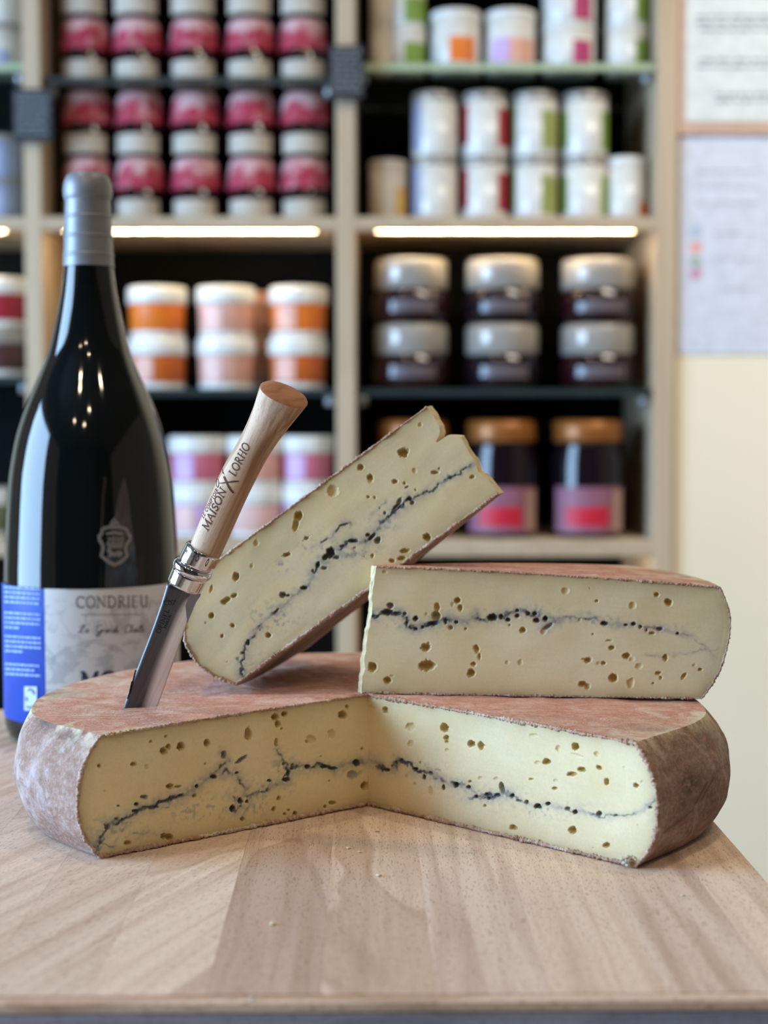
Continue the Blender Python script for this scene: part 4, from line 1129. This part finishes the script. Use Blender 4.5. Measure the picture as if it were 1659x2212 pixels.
H2h = [(1217, 133, 12, 12, 's'), (1132, 272, 26, 25), (1153, 262, 9, 12), (920, 345, 17, 16), (967, 395, 17, 17, ''), (970, 414, 14, 12, 's'), (1188, 360, 12, 15, 's'), (1090, 415, 16, 12), (1138, 423, 8, 8), (1290, 370, 22, 10), (1310, 350, 7, 7), (1193, 457, 6, 6), (958, 491, 9, 7), (990, 495, 6, 8), (782, 461, 29, 29, 's'),
       (610, 585, 22, 25), (597, 630, 15, 34, '', 12), (1112, 515, 12, 22, 'g', 25), (1163, 500, 13, 11, 'd'), (1177, 520, 12, 14, 'g'), (1149, 443, 12, 4, 'd', -20), (650, 697, 13, 9), (553, 778, 20, 11, '', -15), (400, 722, 15, 15, 's'), (378, 835, 11, 12, 's'), (300, 888, 19, 23), (175, 950, 8, 23, '', 12), (250, 1005, 26, 14, '', -25), (240, 1015, 15, 13), (290, 983, 18, 11, '', -25),
       (178, 1082, 15, 16), (150, 1118, 7, 7, 's'), (283, 1132, 11, 11), (230, 1184, 9, 10), (461, 1179, 15, 14), (333, 1268, 11, 8, 'g'), (310, 1297, 11, 10, 's'), (532, 978, 18, 15, 'g'), (558, 982, 12, 7, 'd'), (637, 944, 21, 10, 'd'), (1005, 707, 16, 20, 'g', 30), (1250, 692, 21, 20), (1140, 761, 26, 12, '', -10), (1124, 797, 21, 12, '', -10), (1076, 810, 15, 11),
       (892, 745, 9, 5), (978, 785, 8, 13), (938, 789, 4, 4), (740, 845, 16, 9, 'g'), (955, 680, 12, 9, 'd'), (882, 710, 26, 10, 'd'), (770, 770, 22, 28, 'd', 20), (745, 790, 22, 14, 'd', -40), (800, 792, 18, 10, 'g'), (708, 828, 11, 18, 'd', 15), (682, 860, 7, 12, 'g'), (1040, 573, 8, 9, 'g'), (1015, 547, 7, 4), (1475, 392, 15, 9, '', -30), (1365, 398, 8, 6, 'd'), (1095, 540, 24, 7, 'd', -45), (975, 690, 26, 10, 'd', -45),
       (835, 630, 26, 5, 'd', -15), (805, 655, 20, 4, 'd', -55), (740, 710, 24, 5, 'g', -30), (360, 1215, 9, 16, 'd'), (500, 1060, 22, 6, 'd', -45), (830, 735, 16, 6, 'd', -20), (420, 1155, 4, 4), (255, 1312, 3, 3)]
VV2 = [(trv([(1484, 325), (1440, 355), (1390, 385), (1340, 410), (1290, 440), (1260, 465), (1220, 482), (1170, 495)], *Z3), 2.6, 0.85),
       (trv([(1170, 495), (1130, 530), (1090, 560), (1050, 600), (1010, 640), (970, 690), (920, 715), (880, 710), (830, 735), (780, 770), (730, 805), (700, 840), (680, 880)], *Z3), 4.0, 0.95),
       (trv([(680, 880), (660, 930), (610, 965), (550, 1015), (500, 1060), (440, 1110), (390, 1160)], *Z3), 3.0, 0.6), (trv([(390, 1160), (360, 1210), (340, 1265), (325, 1320), (325, 1365), (350, 1400)], *Z3), 3.2, 0.9),
       (trv([(870, 622), (830, 630), (800, 660), (770, 690), (725, 715)], *Z3), 2.2, 0.6), (trv([(980, 580), (1010, 545), (1040, 520)], *Z3), 2.2, 0.4), (trv([(345, 1395), (380, 1370), (440, 1320)], *Z3), 2.2, 0.3), (trv([(760, 800), (830, 780), (880, 790), (940, 760)], *Z3), 3, .3)]
H2a = [(1030 / 2.304 + 380, 610 / 2.304 + 860, 30, 28, .8), (840 / 2.304 + 380, 750 / 2.304 + 860, 70, 26, .7), (480 / 2.304 + 380, 1090 / 2.304 + 860, 50, 30, .7), (520 / 2.304 + 380, 835 / 2.304 + 860, 22, 12, .8), (400 / 2.304 + 380, 1330 / 2.304 + 860, 40, 24, .5), (660 / 2.304 + 380, 740 / 2.304 + 860, 20, 20, .5)]
cut_face(wedge, 0.0, lroot, tr(H2h, *Z3), VV2, H2a, seed=110)
cut_face(wedge, wedge.th1, lroot, [], [], [], name='back_cut_face', ns=60, nt=30, seed=115, back=True)
rind_edge(wedge, 0.0, lroot, 0.0009, 0.0007, 24)

# ------------------------------------------------------------------ the knife stuck in the wheel
K0 = on_z(305, 1524, HC)                        # where the blade enters
K1 = at(614, 852, 0.722)
KA = (K1 - K0).normalized()                     # along the knife
toc = (CAM - (K0 + K1) / 2).normalized()
KN = (toc - KA * toc.dot(KA)).normalized()      # broad side, towards the camera
KS = KN.cross(KA).normalized()
if KS.x < 0: KS = -KS                           # to the right in the picture
KR = Matrix((KS, KN, KA)).transposed() if KS.cross(KN).dot(KA) > 0 else Matrix((-KS, KN, KA)).transposed()
knife = empty('folding_knife', tuple(K0), rot=KR, label='folding knife with beech handle and steel blade stuck upright in the wheel', cat='knife')


def kpt(px, py, dn=0.0):
    p = on_plane(px, py, K0, KN) - K0
    return p.dot(KS), p.dot(KA)


def K(x, y, n): return K0 + KS * x + KA * y + KN * n


def surf_knife(profile, eps, pw=2.0):
    """profile: list (along, centre, halfwidth, halfdepth)"""
    al = [p[0] for p in profile]

    def f(px, py):
        x, y = kpt(px, py)
        c = np.interp(y, al, [p[1] for p in profile]); w = np.interp(y, al, [p[2] for p in profile]); d = np.interp(y, al, [p[3] for p in profile])
        u = max(-0.97, min(0.97, (x - c) / w))
        return K(x, y, d * (1 - abs(u) ** pw) ** (1 / pw) + eps)
    return f


def sweep(profile, n=36, power=2.0, cap=True):
    V = []; m = len(profile)
    for (y, c, w, d) in profile:
        for k in range(n):
            a = 2 * PI * k / n; ca, sa = math.cos(a), math.sin(a)
            sx = math.copysign(abs(ca) ** (2 / power), ca); sn = math.copysign(abs(sa) ** (2 / power), sa)
            V.append(K(c + w * sx, y, d * sn))
    F = [((i) * n + k, (i) * n + (k + 1) % n, (i + 1) * n + (k + 1) % n, (i + 1) * n + k) for i in range(m - 1) for k in range(n)]
    if cap: F.append(tuple(range(n))[::-1]); F.append(tuple((m - 1) * n + k for k in range(n)))
    return np.array([tuple(v) for v in V]), F


# handle, from left and right outline points of the photograph
HLft = [(411, 1178), (430, 1128), (449, 1083), (466, 1042), (486, 1000), (508, 965), (530, 922), (546, 883), (556, 850), (562, 832)]
HRgt = [(478, 1199), (500, 1150), (520, 1105), (538, 1066), (556, 1030), (576, 992), (604, 948), (632, 912), (654, 886), (665, 872)]
prof = []
for a, b in zip(HLft, HRgt):
    xa, ya = kpt(*a); xb, yb = kpt(*b); y = (ya + yb) / 2
    prof.append([y, (xa + xb) / 2, (xb - xa) / 2, (xb - xa) / 2 * 0.92])
prof[0][0] -= 0.006
# dense, with the slanted, lens shaped end
P_ = np.array(prof); ys = np.linspace(P_[0, 0], P_[-1, 0], 46)
dense = []
for y in ys:
    dense.append((y, np.interp(y, P_[:, 0], P_[:, 1]), np.interp(y, P_[:, 0], P_[:, 2]), np.interp(y, P_[:, 0], P_[:, 3])))
sm = np.array(dense)
for _ in range(3): sm[1:-1, 1:] = (sm[:-2, 1:] + 2 * sm[1:-1, 1:] + sm[2:, 1:]) / 4
dense = [tuple(r) for r in sm]
V, F = sweep(dense, 48, 2.15, cap=False)
# slanted end: push the last rings so that left side is higher than the right
n = 48; m = len(dense)
xl, yl = kpt(562, 831); xr, yr = kpt(664, 874)
slope = (yr - yl) / (xr - xl)
ylim_mid = (yl + yr) / 2
for i in range(m):
    f = max(0, (i - m * 0.6) / (m * 0.4 - 1)); f = f * f
    for k in range(n):
        p = Vector(V[i * n + k]) - K0; x = p.dot(KS); nn = p.dot(KN)
        dy = f * (slope * (x - dense[i][1]) - nn * 0.2 + (ylim_mid - dense[-1][0]))
        V[i * n + k] += np.array(tuple(KA * dy))
part('handle', V, F + [tuple(range(n))[::-1]], M_HANDLE, knife, True)
rim = V[(m - 1) * n:(m) * n]; cen = rim.mean(0)
VV = np.concatenate([rim, cen + (rim - cen) * 0.93 + np.array(tuple(KA)) * 0.0009, cen + (rim - cen) * 0.5 + np.array(tuple(KA)) * 0.0014, [cen + np.array(tuple(KA)) * 0.0016]])
FF = [(r_ * n + k, r_ * n + (k + 1) % n, (r_ + 1) * n + (k + 1) % n, (r_ + 1) * n + k) for r_ in range(2) for k in range(n)] + [(2 * n + k, 2 * n + (k + 1) % n, 3 * n) for k in range(n)]
part('handle_end', VV, FF, M_HANDLE_END, knife, True)

# lettering burnt into the handle
Z5 = lambda x, y: (x / 8.506 + 410, y / 8.506 + 920)
sh = surf_knife(dense, 0.00018, 2.15)
sh2 = lambda x, y: sh(x, y)
mk = []
mk.append(px_text('MAISON', Z5(362, 1862), Z5(706, 1128), (-13.4, -8.6), sh, thick=.15, thin=.085, spacing=.05))
mk.append(px_text('LORHO', Z5(862, 872), Z5(1140, 305), (-14.6, -8.6), sh, thick=.125, thin=.07, spacing=.03))
mk.append(px_text('LE COMPTOIR', Z5(272, 1662), Z5(548, 1120), (-5.2, -3.0), sh, thick=.2, thin=.12, spacing=.08))


def pxribbon(pts, widths):
    V = []; F = []
    for i, p in enumerate(pts):
        a = pts[max(0, i - 1)]; b = pts[min(len(pts) - 1, i + 1)]; dx, dy = b[0] - a[0], b[1] - a[1]; L = math.hypot(dx, dy); w = widths[i] / 2
        V.append(sh(p[0] - dy / L * w, p[1] + dx / L * w)); V.append(sh(p[0] + dy / L * w, p[1] - dx / L * w))
    F = [(2 * i, 2 * i + 1, 2 * i + 3, 2 * i + 2) for i in range(len(pts) - 1)]
    return np.array([tuple(v) for v in V]), F


mk.append(pxribbon([Z5(*p) for p in [(605, 762), (630, 820), (665, 900), (705, 970), (745, 1045), (790, 1110), (838, 1165)]], [1, 3.6, 5, 4, 4.2, 4.4, 3]))
mk.append(pxribbon([Z5(*p) for p in [(935, 948), (860, 950), (780, 960), (700, 975), (620, 995), (550, 1010)]], [2, 3.5, 3, 3, 2, 1.5]))
mk.append(pxribbon([Z5(525 + 26 * math.cos(a * PI / 10) + 4 * math.sin(a * PI / 10), 1015 + 68 * math.sin(a * PI / 10)) for a in range(21)], [1.6] * 21))
V, F = merge(mk); part('burnt_lettering', V, F, M_ENGRAVE, knife, False)

# metal ring: tapered collar in the handle and turning lock ring
def band(name, la, ra, lb, rb, bulge, extra=0.0, parent=knife, mat=M_CHROME, lip=True):
    xa, ya = kpt(*la); xb, yb = kpt(*ra); xc, yc = kpt(*lb); xd, yd = kpt(*rb)
    y0, y1 = (ya + yb) / 2, (yc + yd) / 2; c0, c1 = (xa + xb) / 2, (xc + xd) / 2; w0, w1 = (xb - xa) / 2, (xd - xc) / 2
    pr = []
    for i in range(13):
        f = i / 12; bl = bulge * math.sin(PI * f) ** 0.7 if 0 < f < 1 else 0
        e = 0.0 if 0 < i < 12 else -0.0004
        w = w0 + (w1 - w0) * f + bl + e + extra; pr.append((y0 + (y1 - y0) * f, c0 + (c1 - c0) * f, w, w * 0.95))
    V, F = sweep(pr, 48, 2.0); o = part(name, V, F, mat, parent, True)
    return o, pr


col_, prc = band('collar', (387, 1203), (457, 1236), (403, 1171), (478, 1200), 0.0, 0.0)
ring, prr = band('lock_ring', (375, 1220), (451, 1252), (386, 1202), (457, 1235), 0.0009, 0.0003)
low, prl = band('lock_ring_band', (363, 1252), (433, 1280), (376, 1221), (448, 1252), 0.0, 0.0003, parent=ring)
sc_ = surf_knife(prc, 0.00012)
V, F = merge([ribbons([([(0, 0), (1, 0)], 1.0)], lambda x, y: sc_(401 + 7 * x - 2 * y, 1182 + 2.5 * x + 6 * y), maxseg=.25)])
part('collar_slot', V, F, plain((40, 16, 18), 0.5, name='slot_dark'), col_, False)
cl = []
for (x, y, a, b) in [(420, 1188, 3.0, 5.5), (431, 1196, 2.6, 6), (452, 1206, 1.6, 8)]:
    cl.append(ribbons([([(math.cos(k * PI / 8), math.sin(k * PI / 8)) for k in range(17)], 0.5)], lambda u, w, x=x, y=y, a=a, b=b: sc_(x + a * u + .4 * b * w, y - b * w * .9 + .4 * a * u), maxseg=2))
V, F = merge(cl); part('stamped_mark', V, F, plain((90, 92, 98), 0.4, 0.8, name='stamp'), col_, False)

# blade: spine on the left, edge on the right
BL = [(258, 1552, 1), (269, 1522, 1), (284, 1478, 1), (306, 1420, 1), (330, 1358, 1), (350, 1300, 1), (362, 1258, 1)]
BRt = [(330, 1560), (343, 1520), (362, 1466), (384, 1405), (405, 1345), (424, 1300), (433, 1282)]
rows = []
for (lx, ly, _), (rx_, ry_) in zip(BL, BRt):
    xa, ya = kpt(lx, ly); xb, yb = kpt(rx_, ry_); rows.append((xa, ya, xb, yb))
TB = 0.00095
V = []; F = []
sec_ = [(0.0, 0.55), (0.0, 1.0), (0.1, 1.02), (0.2, 1.02), (0.34, 1.0), (0.42, 0.94), (0.5, 0.90), (0.56, 0.82), (0.62, 0.74), (0.7, 0.6), (0.8, 0.42), (0.88, 0.26), (0.94, 0.12), (1.0, 0.0)]
ext = [(rows[0][0] - (rows[1][0] - rows[0][0]) * 0.5, rows[0][1] - 0.006, rows[0][2] - 0.008, rows[0][3] - 0.006)]
rows = ext + rows
nr_ = 30; rr = np.array(rows); u = np.linspace(0, len(rows) - 1, nr_); R2 = np.stack([np.interp(u, range(len(rows)), rr[:, k]) for k in range(4)], 1)
for xa, ya, xb, yb in R2:
    ring_ = [(s_, h_) for s_, h_ in sec_] + [(s_, -h_) for s_, h_ in sec_[::-1][1:]]
    for s_, h_ in ring_: V.append(K(xa + (xb - xa) * s_, ya + (yb - ya) * s_, h_ * TB))
ns_ = len(sec_) * 2 - 1
F = [(i * ns_ + k, i * ns_ + (k + 1) % ns_, (i + 1) * ns_ + (k + 1) % ns_, (i + 1) * ns_ + k) for i in range(nr_ - 1) for k in range(ns_)]
F.append(tuple(range(ns_))[::-1]); F.append(tuple((nr_ - 1) * ns_ + k for k in range(ns_)))
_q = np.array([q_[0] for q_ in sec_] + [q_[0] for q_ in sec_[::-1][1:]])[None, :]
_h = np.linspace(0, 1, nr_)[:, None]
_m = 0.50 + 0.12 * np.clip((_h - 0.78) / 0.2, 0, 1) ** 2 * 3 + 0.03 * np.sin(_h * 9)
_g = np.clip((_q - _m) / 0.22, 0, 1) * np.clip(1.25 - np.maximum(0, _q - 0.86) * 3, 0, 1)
blade = part('blade', np.array([tuple(v) for v in V]), F, M_STEEL, knife, True, dict(painted_sheen=np.clip(_g, 0, 1).ravel()))
# heel of the blade beside the ring
xa, ya = kpt(412, 1318); pts = [kpt(*p) for p in [(405, 1345), (424, 1300), (433, 1287), (433, 1281), (428, 1277), (412, 1273), (398, 1285)]]
V = [K(x, y, TB * 0.55) for x, y in pts] + [K(x, y, -TB * 0.55) for x, y in pts]; q = len(pts)
F = [tuple(range(q)), tuple(range(2 * q - 1, q - 1, -1))] + [(k, (k + 1) % q, q + (k + 1) % q, q + k) for k in range(q)]
part('blade_heel', np.array([tuple(v) for v in V]), F, M_STEEL, blade, False, dict(painted_sheen=np.full(len(V), 0.2)))
sb = lambda px, py: K(*kpt(px, py), TB * 1.12)
mk = [px_text('OPINEL', (345.5, 1368), (366.5, 1317), (-8.6, -3.6), sb, thick=.2, thin=.17, spacing=.08),
      px_text('INOX', (359, 1357), (371, 1328), (-5.2, -2.2), sb, thick=.24, thin=.2, spacing=.1)]
mk.append(ribbons([([(355, 1303), (354, 1296), (357, 1299), (359, 1293), (362, 1298), (366, 1294), (364, 1302)], 1.4), ([(355, 1304), (364, 1306)], 1.2), ([(359, 1292), (362, 1289)], 1.3)], sb, maxseg=2))
mk.append(ribbons([([(368 + 3.6 * math.cos(a * PI / 8), 1301 + 3.6 * math.sin(a * PI / 8)) for a in range(17)], 1.6), ([(373, 1307), (380, 1296)], 2.2), ([(370, 1295), (377, 1297), (381, 1294)], 1.6), ([(366, 1296), (372, 1301)], 1.6)], sb, maxseg=2))
V, F = merge(mk); part('etched_marking', V, F, M_ETCH, blade, False)
V, F = ribbons([([(276, 1508), (281, 1494), (286, 1478), (290, 1462), (294, 1446)], 3.0), ([(281, 1497), (287, 1470)], 4.5)], sb, maxseg=30)
part('nail_nick', V, F, plain((8, 8, 10), 0.5, name='nick_shadowed_steel'), blade, False)

# ------------------------------------------------------------------ wine bottle
BD = 0.972
BX = xpx(196.5, BD)
bz = lambda py: zpx(py, BD)
br = lambda hw: (lambda a: BD * a / math.sqrt(1 + a * a))(hw / FPX)
bottle = empty('wine_bottle', (BX, BD, 0.0), label='large dark wine bottle with grey capsule, blue and cream label, behind the wheel', cat='bottle')
pg = [(0.0, 0.012), (0.02, 0.010), (0.043, 0.0015), (0.050, 0.0), (br(184), 0.004), (br(189), 0.010)]
for py, hw in [(1540, 189), (1250, 188), (1190, 185.5), (1138, 182.5), (1090, 179.5), (1044, 176), (1000, 170), (950, 160.5), (903, 146.5), (856, 128), (810, 107), (762, 87.5), (715, 76), (668, 66), (620, 57.5), (580, 52.5), (560, 50)]:
    pg.append((br(hw), bz(py)))


def smooth_prof(p, n=4):
    p = np.array(p); t = np.arange(len(p)); tt = np.linspace(0, len(p) - 1, (len(p) - 1) * n + 1)
    q = np.stack([np.interp(tt, t, p[:, 0]), np.interp(tt, t, p[:, 1])], 1)
    for _ in range(n): q[1:-1] = (q[:-2] + 2 * q[1:-1] + q[2:]) / 4
    return [tuple(x) for x in q]


pgs = pg[:6] + smooth_prof(pg[6:], 4)
V, F = lathe(pgs, 96, cap=False); part('glass_body', V, F, M_GLASS_DARK, bottle, world_space=False)
cpf = [(br(h_) + 0.0003, bz(y_)) for y_, h_ in [(577, 53), (574, 53), (540, 51.2), (500, 49.5), (470, 48.5), (440, 47.5), (434, 47.5), (431, 49), (425, 51), (412, 51.5), (398, 50), (388, 47), (380, 43), (376, 36), (375, 20), (375, 0.5)]]
V, F = lathe(cpf, 64, cap=False); cap_ = part('capsule', V, F, M_CAPSULE, bottle, world_space=False)
for y_, w_ in ((470, 48.8), (512, 50.2), (552, 52.0)):
    z_ = bz(y_); r_ = br(w_) + 0.0003; V, F = lathe([(r_, z_ - 0.0012), (r_ + 0.0004, z_ - 0.0004), (r_ + 0.0004, z_ + 0.0004), (r_, z_ + 0.0012)], 48, cap=False)
    part('crimp', V, F, M_CAPSULE, cap_, world_space=False)

BLabel = NT('cream_wine_label'); _v = BLabel.coord(); _n = BLabel.noise(_v, 38, 4, 0.6, 2.2); _n2 = BLabel.noise(_v, 90, 3, 0.5, 1.5)
_c = BLabel.mix(BLabel.ramp(_n, 0.48, 0.56, 0, 0.45), s2l((206, 205, 204)), s2l((140, 143, 148)))
_c = BLabel.mix(BLabel.ramp(_n2, 0.55, 0.62, 0, 0.3), _c, s2l((140, 138, 134)))
_tc = BLabel.n('ShaderNodeTexCoord'); _sp = BLabel.n('ShaderNodeSeparateXYZ'); BLabel.l(_tc.outputs['Object'], _sp.inputs[0])
_c = BLabel.mix(BLabel.ramp(_sp.outputs[2], 0.088, 0.094), _c, s2l((206, 205, 202))); BLabel.col(_c); BLabel.set(Roughness=0.6); BLabel = BLabel.m
RL = br(189) + 0.0004


def ang_at(px):
    # angle on the label cylinder under a pixel column (ray / circle)
    d = (px - CX) / FPX; a = 1 + d * d; b = -2 * (d * BX + BD); c = BX * BX + BD * BD - RL * RL
    D = b * b - 4 * a * c
    if D < 0: D = 0
    s_ = (-b - math.sqrt(D)) / (2 * a); return math.atan2(s_ - BD, s_ * d - BX)


def onb(px, py, eps=0.0003):
    a = ang_at(px); x = BX + (RL + eps) * math.cos(a); y = BD + (RL + eps) * math.sin(a)
    d = ray(px, py); z = CAMH + d.z * (y / d.y)
    return Vector((x, y, z))


zt_, zb_ = bz(1252), bz(1532)
aB = ang_at(92)
V, F = lathe([(RL - 0.0003, zb_), (RL, zb_ + 0.0002), (RL, zt_)], 50, False, aB, -0.05 + 0.0); part('front_label', V, F, BLabel, bottle, world_space=False)
V, F = lathe([(RL - 0.0003, zb_ - 0.0003), (RL + 0.0001, zb_), (RL + 0.0001, zt_)], 40, False, aB - 1.15, aB); bl = part('blue_label', V, F, plain((28, 72, 176), 0.5, name='blue_paper'), bottle, world_space=False)
mk = [px_text('CONDRIEU', (160, 1313), (318, 1311), (0, -24), onb, thick=.11, thin=.06, spacing=.06)]
V, F = merge(mk); part('wine_lettering', V, F, plain((96, 94, 98), 0.6, name='grey_ink'), bottle, False)
mk = [ribbons([([(172, 1328), (302, 1327)], 1.6), ([(140, 1274), (300, 1273)], 0.8)], onb, maxseg=8)]
V, F = merge(mk); part('ruled_line', V, F, plain((140, 136, 134), 0.6, name='pale_ink'), bottle, False)
mk = [px_text('Za', (163, 1367), (186, 1367), (2, -17), onb, thick=.16, thin=.1, spacing=.05, slant=.25), px_text('Grande', (200, 1367), (252, 1367), (2, -17), onb, thick=.16, thin=.1, spacing=.0, slant=.25), px_text('Khaille', (264, 1367), (308, 1365), (2, -17), onb, thick=.16, thin=.1, spacing=.0, slant=.25)]
V, F = merge(mk); part('script_lettering', V, F, plain((88, 84, 94), 0.6, name='script_ink'), bottle, False)
mk = [px_text('MO', (168, 1484), (250, 1484), (0, -32), onb, thick=.2, thin=.12, spacing=.08)]
V, F = merge(mk); part('maker_lettering', V, F, plain((26, 30, 72), 0.6, name='navy_ink'), bottle, False)
# white paragraphs on the blue side
st = []; random.seed(9)
for y0, lens in ((1268, (1, 1, 1, .97)), (1323, (1, 1, .98, .4)), (1374, (1, 1, 1, .5)), (1434, (.95, .82, .98))):
    for k, L in enumerate(lens):
        y = y0 + k * 10.5; x = 7.0; xe = 7 + (84 - 7) * L
        while x < xe:
            w = min(random.uniform(4, 13), xe - x); sag = lambda q: y + 5 * (q - 7) / 77
            st.append(([(x, sag(x)), (x + w, sag(x + w))], 4.6)); x += w + 1.6
V, F = ribbons(st, lambda x, y: onb(x, y, 0.0006), maxseg=4); part('small_print', V, F, plain((150, 176, 226), 0.6, name='pale_blue_ink'), bl, False)
V, F = ribbons([([(61, 1483), (60, 1535)], 27)], lambda x, y: onb(x, y, 0.0006), maxseg=8); part('portrait_stamp', V, F, plain((190, 204, 224), 0.6, name='stamp_white'), bl, False)
V, F = ribbons([([(55, 1492), (60, 1488), (66, 1492), (68, 1500)], 4), ([(52, 1526), (60, 1530), (68, 1524)], 4), ([(51, 1505), (52, 1515)], 3)], lambda x, y: onb(x, y, 0.0009), maxseg=8); part('portrait_drawing', V, F, plain((84, 100, 130), 0.6, name='stamp_ink'), bl, False)
# raised crest on the glass
Zc = lambda x, y: (x / 15.08 + 190, y / 15.08 + 1100)
RGL = lambda z: np.interp(z, [p[1] for p in pgs[6:]], [p[0] for p in pgs[6:]])


def onglass(px, py, eps=0.0005):
    r_ = RL - 0.001
    for _ in range(3):
        d = (px - CX) / FPX; a = 1 + d * d; b = -2 * (d * BX + BD); c = BX * BX + BD * BD - r_ * r_
        s_ = (-b - math.sqrt(max(0, b * b - 4 * a * c))) / (2 * a); dd = ray(px, py); z = CAMH + dd.z * (s_ / dd.y); r_ = float(RGL(z)) + eps
    return Vector((s_ * d, s_, z))


shield = [(440, 640), (640, 590), (850, 575), (1050, 590), (1230, 650), (1260, 760), (1350, 900), (1320, 1020), (1240, 1120), (1190, 1260), (1210, 1400), (1240, 1500), (1150, 1620), (1000, 1740), (830, 1810), (670, 1740), (520, 1620), (400, 1510), (440, 1400), (470, 1250), (430, 1120), (350, 1000), (340, 880), (430, 780), (440, 640)]
st = [([Zc(*p) for p in shield], 7.5), ([Zc(700, 520), Zc(760, 420), Zc(840, 300), Zc(920, 420), Zc(980, 520)], 4.5), ([Zc(820, 540), Zc(840, 400)], 8),
      ([Zc(560, 800), Zc(830, 760), Zc(1120, 800)], 6), ([Zc(560, 1150), Zc(1120, 1150)], 4), ([Zc(600, 1230), Zc(1100, 1230)], 4), ([Zc(620, 1290), Zc(720, 1450), Zc(830, 1480), Zc(1000, 1420), Zc(1080, 1480)], 9), ([Zc(640, 1560), Zc(720, 1480)], 5), ([Zc(980, 1560), Zc(1000, 1450)], 5)]
V, F = ribbons(st, onglass, maxseg=6)
mk = [(V, F), px_text('2010', Zc(580, 1100), Zc(1140, 1100), (0, -12), onglass, thick=.22, thin=.15, spacing=.12)]
V, F = merge(mk); crest = part('crest', V, F, plain((116, 118, 116), 0.45, name='crest_grey'), bottle, False)
sol = crest.modifiers.new('relief', 'SOLIDIFY'); sol.thickness = 0.0004

# ------------------------------------------------------------------ crumbs on the board
M_CR = plain((222, 206, 178), 0.9, name='cheese_crumb')
for i, (px, py, r_, lb) in enumerate([(589, 1998, .0009, 'pale cheese crumb in front of the left cut face on the dark plank'), (818, 1893, .0009, 'pale cheese crumb below the notch of the wheel'), (752, 1834, .0008, 'larger white crumb by the notch, left one'),
                                      (776, 1842, .0006, 'tiny white crumb by the notch, right one'), (815, 1797, .0008, 'pinkish rind crumb close to the notch corner'), (1475, 1936, .0006, 'small crumb right of the wheel corner'), (545, 2161, .0008, 'greenish crumb by the front rail of the board')]):
    p = on_z(px, py, 0.0)
    V, F = crumb_mesh((0, 0, 0), r_, 200 + i, 0.55, 9, 6); V[:, 0] *= 1.4; V[:, 2] -= V[:, 2].min()
    o = link('crumb', make_mesh('crumb', V, F, M_CR, True), None, tuple(p)); prop(o, lb, 'crumb', 'cheese crumbs on the board')
